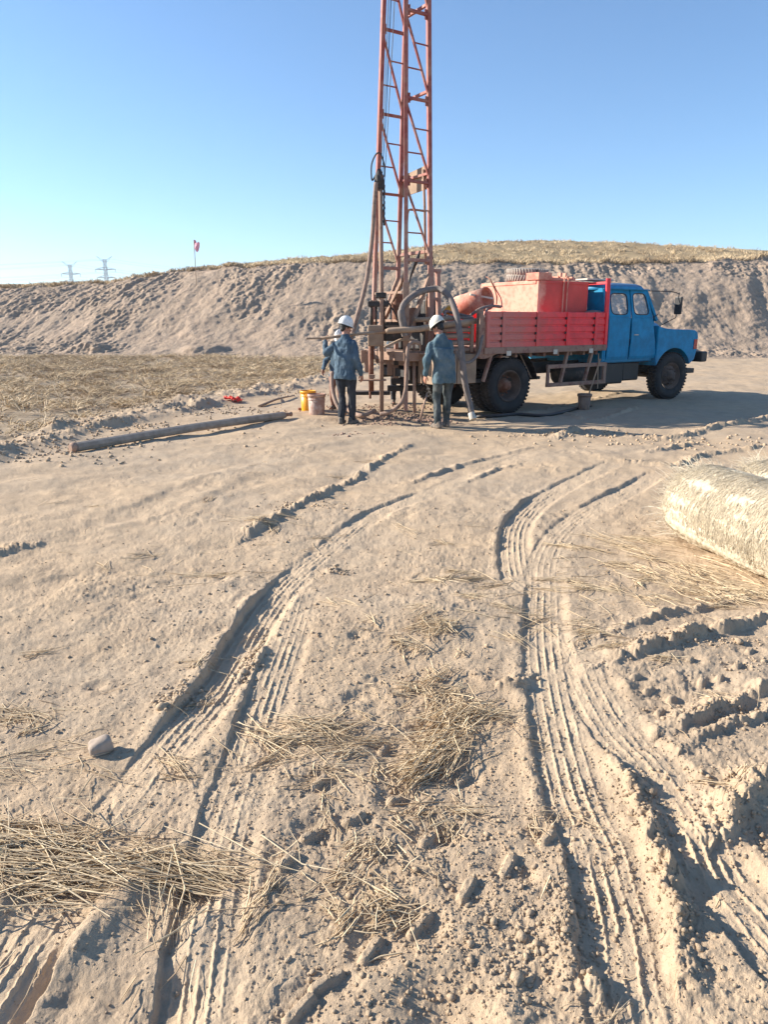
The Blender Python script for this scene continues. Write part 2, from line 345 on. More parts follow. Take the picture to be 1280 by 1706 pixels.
M['rag'] = paint('red_rag', (.75, .05, .03), .8, 0, .1, top=0)
M['stone'] = paint('grey_stone', (.36, .285, .22), .9, 0, .3, (.45, .35, .27), 12, bumpd=.004)
M['helmet'] = paint('white_helmet', (.78, .76, .71), .4, 0, .12, (.5, .42, .35), 14, top=.0)
M['navy'] = paint('navy_cloth', (.02, .04, .09), .8, 0, 0, top=0)
M['steelgrey'] = paint('pylon_steel', (.16, .18, .2), .5, .2, 0, top=0)
M['skin'] = paint('skin', (.42, .2, .13), .55, 0, 0, top=0, var=.12)
M['hair'] = paint('black_hair', (.015, .013, .012), .6, 0, 0, top=0)
M['boot'] = paint('dusty_boot', (.05, .05, .05), .7, 0, .5, (.3, .23, .17), 14)
M['denim'] = cloth('blue_work_jacket', (.045, .085, .125), (.09, .14, .185))
M['denimdark'] = cloth('faded_teal_jacket', (.05, .10, .13), (.13, .18, .20))
M['oldhelmet'] = paint('dusty_helmet', (.72, .68, .58), .5, 0, .35, (.5, .42, .33), 14, top=.1)
M['trouser'] = cloth('dark_trousers', (.018, .022, .03), (.04, .045, .055))
M['trousergreen'] = cloth('dusty_dark_trousers', (.022, .035, .04), (.12, .13, .125))
M['brownpants'] = cloth('brown_trousers', (.2, .09, .06), (.27, .14, .1))
m_, t_, b_ = newmat('window_glass'); b_.inputs['Base Color'].default_value = (.85, .9, .92, 1); b_.inputs['Roughness'].default_value = .03
b_.inputs['Alpha'].default_value = .22; M['glass'] = m_
m_, t_, b_ = newmat('lamp_plastic'); b_.inputs['Base Color'].default_value = (.5, .03, .02, 1); b_.inputs['Roughness'].default_value = .25; M['lamp'] = m_

# ------------------------------------------------------------------ mesh building
def put(o, parent=None, **k):
    C.objects.link(o)
    if parent: o.parent = parent
    for a, v in k.items():
        if a == 'cat': a = 'category'
        o[a] = v
    return o
def empty(name, loc=(0, 0, 0), rz=0, parent=None, **k):
    o = bpy.data.objects.new(name, None); o.location = loc; o.rotation_euler = (0, 0, rz); o.empty_display_size = .1
    return put(o, parent, **k)
def npmesh(name, V, Fq, mat, smooth=False, tint=None, **k):
    me = bpy.data.meshes.new(name); V = np.asarray(V, np.float32); Fq = np.asarray(Fq, np.int32); n = Fq.shape[1]
    me.vertices.add(len(V)); me.vertices.foreach_set('co', V.ravel())
    me.loops.add(Fq.size); me.loops.foreach_set('vertex_index', Fq.ravel())
    me.polygons.add(len(Fq)); me.polygons.foreach_set('loop_start', np.arange(0, Fq.size, n, dtype=np.int32))
    me.update(calc_edges=True)
    if smooth: me.polygons.foreach_set('use_smooth', np.ones(len(Fq), bool))
    me.materials.append(mat)
    if tint is not None:
        a = me.attributes.new('tint', 'FLOAT', 'POINT'); a.data.foreach_set('value', np.asarray(tint, np.float32))
    o = bpy.data.objects.new(name, me); return put(o, **k)
class MB:
    def __init__(s): s.v = []; s.f = []
    def add(s, vs, fs, mtx=None):
        n = len(s.v)
        s.v += [tuple(mtx @ Vector(p)) if mtx else tuple(p) for p in vs]; s.f += [[i + n for i in f] for f in fs]; return s
    def box(s, x0, x1, y0, y1, z0, z1, mtx=None):
        vs = [(x, y, z) for x in (x0, x1) for y in (y0, y1) for z in (z0, z1)]
        return s.add(vs, [(0, 1, 3, 2), (4, 6, 7, 5), (0, 4, 5, 1), (2, 3, 7, 6), (0, 2, 6, 4), (1, 5, 7, 3)], mtx)
    def bar(s, a, b, w_, h_=None, roll=0):
        """rectangular bar between two points"""
        a = Vector(a); b = Vector(b); h_ = h_ or w_; d = b - a; q = d.to_track_quat('X', 'Z')
        m = Matrix.Translation(a) @ q.to_matrix().to_4x4() @ Matrix.Rotation(roll, 4, 'X')
        return s.box(0, d.length, -w_ / 2, w_ / 2, -h_ / 2, h_ / 2, m)
    def tube(s, pts, r, n=8, cap=True, sm=0):
        if sm: 
            rs = r if isinstance(r, (list, tuple)) else [r] * len(pts)
            q = smooth_line([tuple(p) + (a,) for p, a in zip(pts, rs)], sm); pts = [Vector(p[:3]) for p in q]; r = [float(p[3]) for p in q]
        pts = [Vector(p) for p in pts]; rs = r if isinstance(r, (list, tuple)) else [r] * len(pts); vs = []; fs = []
        up = Vector((0, 0, 1)); d0 = (pts[1] - pts[0]).normalized()
        if abs(d0.z) > .95: up = Vector((1, 0, 0))
        sx = d0.cross(up).normalized()
        for i, p in enumerate(pts):
            d = (pts[min(i + 1, len(pts) - 1)] - pts[max(i - 1, 0)]).normalized()
            sx = (sx - d * sx.dot(d)).normalized(); sy = d.cross(sx)
            for k in range(n):
                a = 2 * math.pi * k / n; vs.append(p + (sx * math.cos(a) + sy * math.sin(a)) * rs[i])
        for i in range(len(pts) - 1):
            for k in range(n):
                a = i * n + k; b2 = i * n + (k + 1) % n; fs.append((a, b2, b2 + n, a + n))
        if cap: fs.append(tuple(range(n))[::-1]); fs.append(tuple(range((len(pts) - 1) * n, len(pts) * n)))
        return s.add(vs, fs)
    def lathe(s, prof, n=24, mtx=None, closed=False):
        """prof: (radius, height) about local Z"""
        vs = []; fs = []; m = len(prof)
        for r_, z in prof:
            for k in range(n): a = 2 * math.pi * k / n; vs.append((r_ * math.cos(a), r_ * math.sin(a), z))
        for i in range(m if closed else m - 1):
            for k in range(n):
                j = (i + 1) % m; fs.append((i * n + k, i * n + (k + 1) % n, j * n + (k + 1) % n, j * n + k))
        return s.add(vs, fs, mtx)
    def prism(s, poly, y0, y1, mtx=None):
        """poly in (x,z), extruded along y"""
        n = len(poly); vs = [(p[0], y0, p[1]) for p in poly] + [(p[0], y1, p[1]) for p in poly]
        fs = [tuple(range(n)), tuple(range(2 * n - 1, n - 1, -1))] + [(i, i + n, (i + 1) % n + n, (i + 1) % n) for i in range(n)]
        return s.add(vs, fs, mtx)
    def build(s, name, mat, parent=None, bevel=0, smooth=False, solid=0, **k):
        if name in SPLIT:
            ps = list(pieces(s))
            if len(ps) > 1:
                for q in ps: SPLIT.discard(name); o = q.build(name, mat, parent, bevel, smooth, solid, **k); SPLIT.add(name)
                return o
        me = bpy.data.meshes.new(name); me.from_pydata(s.v, [], s.f); me.materials.append(mat)
        bm = bmesh.new(); bm.from_mesh(me); bmesh.ops.recalc_face_normals(bm, faces=bm.faces); bm.to_mesh(me); bm.free()
        if smooth:
            for p in me.polygons: p.use_smooth = len(p.vertices) < 6
        o = bpy.data.objects.new(name, me); put(o, parent, **k)
        if solid: q = o.modifiers.new('s', 'SOLIDIFY'); q.thickness = solid; q.offset = 0
        if bevel: q = o.modifiers.new('b', 'BEVEL'); q.width = bevel; q.segments = 2; q.limit_method = 'ANGLE'; q.angle_limit = R(35)
        return o
def pieces(mb):
    par = list(range(len(mb.v)))
    def fd(i):
        while par[i] != i: par[i] = par[par[i]]; i = par[i]
        return i
    for f_ in mb.f:
        for k in f_[1:]: par[fd(k)] = fd(f_[0])
    gr = {}
    for f_ in mb.f: gr.setdefault(fd(f_[0]), []).append(f_)
    for fs in gr.values():
        ids = sorted({i for f_ in fs for i in f_}); mp_ = {k: i for i, k in enumerate(ids)}; q = MB(); q.v = [mb.v[i] for i in ids]; q.f = [[mp_[i] for i in f_] for f_ in fs]; yield q
SPLIT = {'valve_block', 'marker_plate', 'rack_post', 'seat', 'rear_beam', 'foot_board', 'brace_rod', 'guide_column', 'stay_tube', 'hydraulic_line', 'hinge', 'hoist_rope', 'pump', 'hydraulic_motor', 'rear_deck', 'fuel_tank', 'drive_shaft', 'bed_sill', 'rack_pipe', 'mirror_arm', 'tail_bracket'}
def dup(o, parent=None, **k):
    c = o.copy(); C.objects.link(c)
    if parent: c.parent = parent
    for ch in list(o.children): dup(ch, c)
    for a, v in k.items(): c[a] = v
    return c

# ------------------------------------------------------------------ the ground
def zone_attr(me, col):
    a = me.attributes.new('zone', 'FLOAT_COLOR', 'POINT')
    a.data.foreach_set('color', np.concatenate([col, np.ones((len(col), 1))], 1).astype(np.float32).ravel())
def field_mask(x, y):
    """the dry grass field on the left, behind the crumbly windrow"""
    pts = WIND.p[:, :2]; yy = np.interp(x, pts[:, 0], pts[:, 1]); return sst(.3, .9, y - yy + .3 * fbm(x * .8, y * .8, 151, 2)) * sst(1.5, -.5, x) * (y < 36)
def make_ground():
    dense = np.linspace(-R(37), R(37), 1080)
    side = np.linspace(R(37), R(180), 90)[1:]
    th = np.concatenate([-side[::-1], dense, side[:-1]])
    d = [1.12]
    while d[-1] < 40:
        q = d[-1]; d.append(q + min(.00145 * (q * q + 2.56) / 1.6, .0065 * q))
    while d[-1] < 2500: d.append(d[-1] * 1.12)
    d = np.array([.02, .3, .6, .8, .95] + d); T, D = np.meshgrid(th, d)
    x = (D * np.sin(T)).ravel(); y = (D * np.cos(T)).ravel(); n = len(th); m = len(d)
    z = ground_h(x, y)
    i = np.arange(m - 1)[:, None] * n; j = np.arange(n)[None]; j2 = (j + 1) % n
    Fq = np.stack([i + j, i + j2, i + n + j2, i + n + j], -1).reshape(-1, 4)
    o = npmesh('ground', np.stack([x, y, z], 1), Fq, M['ground'], False, kind='structure')
    damp = np.zeros_like(x); bx, by = G(660, 693)
    damp = np.clip(1.25 * np.exp(-(((x - bx) / 1.3) ** 2 + ((y - by) / .9) ** 2)) + .5 * fbm(x * 2, y * 2, 161, 3) - .25, 0, 1) * (np.hypot(x - bx, y - by) < 3)
    tr = np.zeros_like(x)
    for ln, wd in TRK:
        k, s, a, v = ln.near(x, y, wd / 2 + .05); tr[k] = np.maximum(tr[k], sst(wd / 2 + .03, wd / 2 - .03, np.abs(s)) * np.clip(v[:, 0] / .02, 0, 1) * .5)
    zone_attr(o.data, np.stack([damp * .8, field_mask(x, y) * .85, tr], 1))
    return o
make_ground()

# ------------------------------------------------------------------ the embankment
SKY = [(-600,476,482),(-200,474,480),(0,470,478),(120,468,474),(180,465,470),(230,455,461),(280,447,454),(320,440,449),(380,436,444),(450,430,440),(540,427,436),(600,424,434),(660,419,435),(730,411,437),(850,404,437),(950,401,437),(1060,401,437),(1160,402,434),(1230,405,430),(1280,408,428),(1450,414,430),(1900,430,440)]
_sx = np.array([(p[0] - 640) * .0300 for p in SKY])
_top = np.array([elev(p[1]) for p in SKY]); _cr = np.array([elev(p[2]) for p in SKY])
def bank_base(x): return 31.0 + .012 * np.maximum(x, 0) ** 1.5 + .26 * np.maximum(-x - 2, 0) + .5 * pn(x * .16, x * 0 + 2, 171)
def bank_crest_z(x, y): return CAMH + y * np.interp(x * 37.5 / y, _sx, _cr)
def make_bank():
    xs = np.concatenate([np.linspace(-260, -27, 60)[:-1], np.linspace(-27, 27, 1000), np.linspace(27, 260, 60)[1:]])
    v = np.concatenate([np.linspace(-.12, 0, 10)[:-1], np.linspace(0, 1.0, 210), 1 + np.linspace(0, 1, 45)[1:] ** 1.6 * 4, [6, 8, 12, 20, 40, 90, 200]])
    X, V = np.meshgrid(xs, v); sh = X.shape; X = X.ravel(); V = V.ravel()
    yb = bank_base(X); W = 8.8; yc = yb + W; zc = bank_crest_z(X, yc)
    lean = -1.6 * sst(4, -10, X)                                         # on the left the fall line runs down to the left
    t = np.clip(V, 0, 1)
    prof = t ** 1.12; prof = prof + .06 * np.sin(t * math.pi * 2) * -1
    x = X + lean * (1 - t) + .0 * V
    yp = yb + W * np.clip(V, -9, 1)
    far = np.clip(V - 1, 0, None)
    y = yp + np.where(far > 0, far * 5.5, 0)
    ztop = CAMH + (yc + 20) * np.interp(X * 37.5 / yc, _sx, _top)
    z = np.where(V <= 1, zc * prof, zc + (ztop - zc) * sst(-.0, 1, np.minimum(far / 4, 1)) * 1.0)
    z = np.where(far > 4, ztop - (far - 4) * .02, z)
    z = np.where(V < 0, -.5, z)
    # relief on the face: rills, slumps, clods
    ry = V * 8.0; face = sst(0, .08, V) * sst(1.03, .93, V)
    rill = fbm(X * 1.5 - .45 * ry * sst(2, -8, X) + 2, ry * .2, 181, 5, g=.6)
    slump = fbm(X * .42, ry * .5, 191, 4, g=.6)
    lump = clods(X, ry, .42, 201, .3) + clods(X + 9, ry, .24, 205, .45) + clods(X, ry + 5, .13, 209, .6)
    rockm = sst(-.05, .5, slump + .25 * sst(.5, -.1, np.abs(V - .3)))
    rough = .35 + .85 * sst(-.25, .3, fbm(X * .16 + 5, ry * .22, 243, 3))
    disp = .80 * rough * ((.035 + .035 * sst(-5, -12, X) + .05 * sst(.1, .5, pn(X * .2, ry * .1, 239))) * rill + lump * (.10 + .9 * rockm * rockm) * .6 + .03 * fbm(X * 2.6, ry * 2.0, 219, 3) + .05 * fbm(X * 6.1, ry * 5.0, 220, 3, g=.7) + .05 * fbm(X * 3.4, ry * 3.4, 215, 3)) + .13 * slump + .05 * np.abs(fbm(X * .9 - .3 * ry, ry * .12, 247, 2))
    ledge = .35 * sst(.08, .0, np.abs(V - (.14 + .05 * pn(X * .5, X * 0, 221)))) * sst(.05, .4, pn(X * .35 + 4, X * 0, 223))
    disp = disp + ledge
    y = y - disp * face * .75; z = z + disp * face * .55
    cre = np.exp(-((V - 1.0) / .04) ** 2); z += cre * (.16 * fbm(X * .9, X * 0, 225, 3))
    pl = sst(1.0, 1.1, V); z += pl * (.10 * fbm(x * .7, y * .5, 231, 3) * (y < 80))
    n = len(xs); m = len(v); i = np.arange(m - 1)[:, None] * n; j = np.arange(n - 1)[None]
    Fq = np.stack([i + j, i + j + 1, i + n + j + 1, i + n + j], -1).reshape(-1, 4)
    o = npmesh('earth_embankment', np.stack([x, y, z], 1), Fq, M['bank'], True, kind='structure')
    gm = sst(.97, 1.03, V + .03 * fbm(X * 1.2, ry, 235, 2))
    zone_attr(o.data, np.stack([gm * 0, gm, gm * 0], 1))
    return x.reshape(sh), y.reshape(sh), z.reshape(sh), xs, v
BX, BY, BZ, BXS, BV = make_bank()

# ------------------------------------------------------------------ blades and stalks (one mesh each, uncountable)
def blades(name, base, tip, width, mat, tint, mid=None, **k):
    """bent ribbons with a fold: base/mid/tip arrays (n,3)"""
    n = len(base); mid = (base + tip) / 2 if mid is None else mid; d = tip - base
    side = np.cross(d, rng.normal(size=(n, 3))); side /= np.linalg.norm(side, axis=1)[:, None] + 1e-9
    up = np.cross(side, d); up /= np.linalg.norm(up, axis=1)[:, None] + 1e-9
    wd = np.asarray(width).reshape(-1, 1) * np.ones((n, 1))
    V = np.stack([base - side * wd / 2, base + side * wd / 2, base + up * wd * .6, mid - side * wd / 2, mid + side * wd / 2, mid + up * wd * .6, tip - side * wd * .3, tip + side * wd * .3, tip + up * wd * .3], 1).reshape(-1, 3)
    b = np.arange(n)[:, None, None] * 9
    f = np.array([(0, 1, 4, 3), (1, 2, 5, 4), (2, 0, 3, 5), (3, 4, 7, 6), (4, 5, 8, 7), (5, 3, 6, 8)])[None]
    return npmesh(name, V, (b + f).reshape(-1, 4), mat, False, np.repeat(tint, 9), **k)

def field_grass():
    n = 7000; x = rng.uniform(-22, 2.5, n * 4); y = rng.uniform(9, 33, n * 4)
    keep = (field_mask(x, y) > .5) & (rng.random(n * 4) < .12 + .88 * sst(-.15, .3, fbm(x * .6, y * .9, 241, 4))); x, y = x[keep][:n], y[keep][:n]
    tone = np.clip(.5 + .9 * fbm(x * .6, y * .9, 245, 2), 0, 1)
    k = 13; X = np.repeat(x, k); Y = np.repeat(y, k); s = np.repeat(rng.uniform(.25, 1.1, len(x)), k); m = len(X)
    a = rng.uniform(0, 6.283, m); sp = rng.uniform(.02, .15, m)
    base = np.stack([X + np.cos(a) * sp * .6, Y + np.sin(a) * sp * .6, np.zeros(m)], 1); base[:, 2] = .04
    H = rng.uniform(.04, .17, m) * s; ln = rng.uniform(.5, 2.2, m) * H + .04
    tip = base + np.stack([np.cos(a) * ln + .02, np.sin(a) * ln, H], 1)
    mid = (base + tip) / 2 + np.stack([0 * H, 0 * H, H * .25], 1)
    tint = np.clip(np.repeat(tone, k) + rng.normal(0, .25, m), 0, 1)
    blades('dry_field_grass', base, tip, rng.uniform(.006, .015, m), M['grass'], tint, mid, kind='stuff', label='flattened dry grass covering the field in front of the bank', cat='grass')
def bank_grass():
    n = 5000; u = rng.integers(62, len(BXS) - 62, n * 3); fv = rng.random(n * 3); iv0 = np.argmin(np.abs(BV - .985)); iv1 = np.argmin(np.abs(BV - 5))
    iv = (iv0 + (iv1 - iv0) * fv ** 1.3).astype(int)
    x = BX[iv, u] + rng.uniform(-.1, .1, n * 3); y = BY[iv, u]; z = BZ[iv, u]
    kp = rng.random(n * 3) < .25 + .75 * sst(-.2, .45, fbm(x * .35, y * .35, 251, 3)); x, y, z = x[kp][:n], y[kp][:n], z[kp][:n]
    tone = np.clip(.55 + .9 * fbm(x * .25, y * .25, 253, 2), 0, 1)
    k = 9; X = np.repeat(x, k); Y = np.repeat(y, k); Z = np.repeat(z, k); m = len(X); s = np.repeat(rng.uniform(.4, 1.2, len(x)) ** 1.5, k)
    a = rng.uniform(0, 6.283, m); H = rng.uniform(.06, .22, m) * s
    base = np.stack([X + rng.normal(0, .14, m), Y + rng.normal(0, .12, m), Z - .03], 1)
    tip = base + np.stack([np.cos(a) * H * .9, np.sin(a) * H * .9, H], 1)
    blades('dry_bank_grass', base, tip, rng.uniform(.02, .05, m), M['grass'], np.clip(np.repeat(tone, k) + rng.normal(0, .25, m), 0, 1), kind='stuff', label='sparse dry grass growing along the top of the earth bank', cat='grass')
field_grass(); bank_grass()

def straw_patch(px, py, sx, sy, n, ang, spread, l0=.08, l1=.3, lift=.02, wd=(.0016, .0055)):
    """loose stalks round one place: returns base, mid, tip, width"""
    n = int(n * .5); lift = lift * .6; gx, gy = G(px, py); x = rng.normal(gx, sx, n); y = rng.normal(gy, sy, n)
    cl = rng.integers(0, max(2, n // 14), n); jx = rng.normal(0, sx * .9, n); jy = rng.normal(0, sy * .9, n); x = np.where(rng.random(n) < .6, gx + jx[cl] + rng.normal(0, .02, n), x); y = np.where(np.abs(x - gx - jx[cl]) < .08, gy + jy[cl] + rng.normal(0, .02, n), y)
    a = R(ang) + rng.normal(0, R(spread) * .5, n) + rng.normal(0, R(spread), n)[cl]; L = rng.uniform(l0, l1, n) * rng.uniform(.5, 1, n)
    dx, dy = np.cos(a) * L / 2, np.sin(a) * L / 2
    bend = rng.normal(0, .06, n) * L
    P = []
    up = np.abs(rng.normal(0, lift, n))
    for t, b in ((-1, 0), (0, 1), (1, 0)):
        X = x + t * dx - b * dy / (L + 1e-6) * bend * 2; Y = y + t * dy + b * dx / (L + 1e-6) * bend * 2
        Z = ground_h(X, Y) + .003 + up + (rng.random(n) < .25) * rng.uniform(0, lift * 2, n) * (t != 0); P.append(np.stack([X, Y, Z], 1))
    P[1][:, 2] = np.maximum(P[1][:, 2], (P[0][:, 2] + P[2][:, 2]) / 2)
    return P + [rng.uniform(*wd, n)]
def build_straw(name, patches, label):
    B = [straw_patch(*p[:-1], **p[-1]) if isinstance(p[-1], dict) else straw_patch(*p) for p in patches]
    b, m, t, wd = [np.concatenate([q[i] for q in B]) for i in range(4)]
    tint = np.clip(rng.beta(1.6, 1.4, len(b)), 0, 1)
    blades(name, b, t, wd, M['straw'], tint, m, kind='stuff', label=label, cat='straw')
build_straw('straw_litter', [
 (110,1450,.22,.07,420,-6,18,.2,.65,.018), (60,1400,.14,.04,160,8,20,.2,.5,.012), (230,1470,.2,.07,120,-30,22,.2,.6,.01), (20,1425,.12,.06,280,-20,20,.2,.5,.025), (250,1455,.12,.04,300,-18,14,.2,.5,.012),
 (60,1260,.14,.08,60,-15,35,.1,.4,.006), (50,1185,.10,.06,160,10,40,.08,.25,.01), (180,1300,.25,.1,60,-20,40,.1,.35,.006),
], 'loose bundle of long straw lying at the lower left')
build_straw('straw_litter', [
 (740,1210,.045,.14,400,55,20,.12,.4,.035), (765,1180,.08,.06,150,20,50,.08,.3,.04), (705,1275,.035,.06,260,60,14,.12,.35,.03), (800,1195,.07,.05,160,30,40,.1,.3,.025),
], 'thick dark tangle of straw between the wheel tracks')
build_straw('straw_litter', [
 (620,1230,.22,.11,200,15,25,.1,.35,.012), (520,1225,.16,.08,200,-10,30,.1,.35,.01), (600,1290,.2,.1,160,30,40,.06,.25,.008),
 (690,1070,.12,.18,240,50,40,.06,.22,.018), (730,1040,.06,.08,220,45,45,.06,.25,.02), (745,965,.12,.07,140,-10,40,.06,.25,.01),
 (700,1150,.10,.1,200,30,60,.06,.2,.012), (480,1265,.12,.08,100,-15,30,.1,.4,.008),
 (650,1450,.14,.12,260,35,45,.05,.18,.014), (600,1500,.1,.1,240,40,45,.04,.18,.012), (700,1340,.1,.08,140,60,40,.05,.18,.01), (340,1600,.2,.15,60,-50,30,.1,.3,.006),
], 'thin straw scattered over the churned sand in the foreground')
build_straw('straw_litter', [
 (860,980,.24,.14,240,-8,30,.06,.3,.008), (980,985,.3,.2,170,-15,35,.06,.3,.006), (1060,960,.25,.2,130,-12,40,.06,.3,.006), (900,1040,.2,.12,200,-15,40,.08,.3,.008),
 (1080,1000,.35,.18,130,-10,40,.06,.3,.006), (1060,905,.22,.12,260,-35,14,.15,.45,.012), (1150,950,.20,.12,420,-55,20,.15,.45,.02), (1215,985,.18,.08,420,-50,20,.12,.4,.02), (1250,1000,.1,.05,200,-40,30,.1,.35,.02),
 (1010,1080,.15,.06,60,-10,40,.06,.2,.006), (1210,1330,.06,.08,30,-60,40,.06,.2,.006), (960,1370,.08,.05,50,-30,50,.05,.15,.006), (1000,935,.2,.1,80,-10,30,.08,.25,.006),
], 'trail of loose straw leading to the rolled bale')
build_straw('straw_litter', [
 (430,868,.2,.08,70,-5,20,.1,.35,.01), (440,880,.08,.06,60,20,60,.08,.25,.015), (300,940,.5,.3,60,-10,50,.08,.4,.005), (560,1100,.5,.4,70,-30,60,.06,.35,.005), (250,830,.9,.4,50,-10,50,.08,.3,.004),
 (300,1120,.35,.3,60,-20,60,.05,.25,.004), (700,900,.5,.3,60,-10,60,.06,.25,.004), (330,955,.25,.04,16,8,14,.3,.6,.006), (680,890,.03,.14,18,-70,20,.2,.45,.012), (450,780,1.2,.6,60,0,60,.1,.35,.004), (120,900,.6,.3,40,0,50,.08,.3,.004), (560,1010,.06,.08,20,-60,30,.1,.3,.01),
 (1150,1150,.3,.2,30,-20,60,.05,.2,.004), (850,1500,.3,.3,50,20,60,.04,.15,.004), (960,1600,.2,.2,30,60,40,.05,.2,.004),
], 'single dry stalks strewn across the trodden sand')

# ------------------------------------------------------------------ loose lumps of soil
def lumps(name, spots, label, mat):
    """many small irregular stones / crumbs joined into one uncountable mesh"""
    bm = bmesh.new(); bmesh.ops.create_icosphere(bm, subdivisions=1, radius=1); bv = np.array([v.co[:] for v in bm.verts]); bf = np.array([[v.index for v in f.verts] for f in bm.faces]); bm.free()
    xs, ys, rs = [], [], []
    for px, py, sx, sy, n, r in spots:
        gx, gy = G(px, py); xs.append(rng.normal(gx, sx, n)); ys.append(rng.normal(gy, sy, n)); rs.append(r * np.exp(rng.normal(0, .45, n)))
    x, y, r = map(np.concatenate, (xs, ys, rs)); r = .72 * np.minimum(r, .035 + r * .1); z = ground_h(x, y) + r * .25
    sc = rng.uniform(.65, 1.15, (len(x), 1, 3)) * np.array([1, 1, .75]); jit = rng.uniform(.66, 1.3, (len(x), len(bv), 1))
    an = rng.uniform(0, 6.28, len(x)); c, s = np.cos(an)[:, None], np.sin(an)[:, None]; P = bv[None] * sc * jit * r[:, None, None]
    Q = np.stack([P[..., 0] * c - P[..., 1] * s, P[..., 0] * s + P[..., 1] * c, P[..., 2]], -1) + np.stack([x, y, z], 1)[:, None]
    Fq = (np.arange(len(x))[:, None, None] * len(bv) + bf[None]).reshape(-1, 3)
    return npmesh(name, Q.reshape(-1, 3), Fq, mat, False, kind='stuff', label=label, cat='soil')
lumps('soil_crumbs', [(850,1560,.12,.12,260,.005),(900,1600,.10,.08,60,.010),(740,1620,.2,.1,200,.006),(930,1500,.08,.1,160,.006),(1120,1500,.02,.1,120,.010),(1060,1330,.03,.1,160,.008),
 (1150,1070,.18,.05,220,.009),(1200,1190,.15,.05,180,.008),(1240,1370,.08,.07,110,.008),(300,1160,.05,.08,160,.009),(420,1100,.03,.12,160,.009),(500,845,.25,.1,80,.013),(620,1650,.2,.1,200,.006),
 (1000,1380,.05,.2,120,.006),(800,1350,.2,.15,240,.006),(1180,1330,.1,.15,160,.007),(640,1100,.4,.3,200,.006),(200,1000,.7,.5,260,.006),(950,870,.9,.4,160,.008),(1260,1110,.1,.05,80,.008),(560,950,.05,.03,40,.01),(700,1400,.3,.15,250,.007)], 'small crumbs of dry soil along the edges of the wheel ruts', M['ground'])
lumps('fine_grit', [(640,1350,.7,.45,5000,.0035),(300,1200,.7,.6,2500,.004),(1000,1300,.6,.6,3000,.004),(640,1000,1.2,.9,1800,.006),(900,1550,.35,.2,1500,.0035)], 'coarse grains and chips of dry earth sprinkled over the sand', M['ground'])
lumps('windrow_clods', [(60,738,1.0,.35,260,.03),(200,712,1.0,.35,240,.035),(330,684,1.0,.4,220,.035),(450,655,.9,.5,160,.035),(0,760,1,.3,140,.03),(1130,735,1.2,.3,120,.03),(960,722,.5,.15,80,.03)], 'clods of earth in the low windrow at the edge of the pad', M['ground'])
lumps('drilling_spoil', [(600,680,.35,.2,70,.035),(660,700,.3,.15,120,.028),(715,702,.18,.10,260,.022),(640,708,.25,.08,90,.02),(590,725,.2,.15,30,.015),(690,680,.3,.25,50,.05)], 'wet lumps of drilling spoil heaped round the bore', M['mud'])

# ================================================================== the drilling lorry
TO = Vector((1.605, 13.629, 0)); TH = R(33)
TM = Matrix.Translation(TO) @ Matrix.Rotation(TH, 4, 'Z'); TI = TM.inverted()
truck = empty('drilling_lorry', TO, TH, label='old lorry with blue crew cab, red bed and tall lattice drilling mast', category='lorry')
def wb(mb, name, mat, parent=truck, **k):
    """build a mesh laid out in world coordinates as a part of the lorry"""
    mb.v = [tuple(TI @ Vector(p)) for p in mb.v]; return mb.build(name, mat, parent, **k)
# chassis
f = MB()
for s in (-1, 1): f.box(-1.7, 5.35, s * .43 - .04, s * .43 + .04, .62, .84)
for x in (-1.65, -.8, .8, 1.9, 3.0, 4.1, 5.2): f.box(x - .04, x + .04, -.39, .39, .66, .80)
f.box(-.9, .9, -.95, .95, .56, .615); f.box(3.9, 5.1, -.62, -.56, .55, .6); f.box(3.9, 5.1, .56, .62, .55, .6)
f.build('chassis', M['dark'], truck, bevel=.006)
f = MB(); f.tube([(0, -.9, .49), (0, .9, .49)], .075, 12); f.lathe([(.0, -.16), (.12, -.15), (.19, -.06), (.19, .06), (.12, .15), (0, .16)], 16, Matrix.Translation((0, 0, .49)) @ Matrix.Rotation(R(90), 4, 'Y')); f.build('rear_axle', M['dark'], truck, smooth=True)
f = MB(); f.tube([(4.57, -.85, .47), (4.57, .85, .47)], .055, 10); f.build('front_axle', M['dark'], truck)
f = MB(); f.tube([(.15, .05, .55), (3.6, 0, .78)], .05, 10); f.build('drive_shaft', M['dark'], truck)
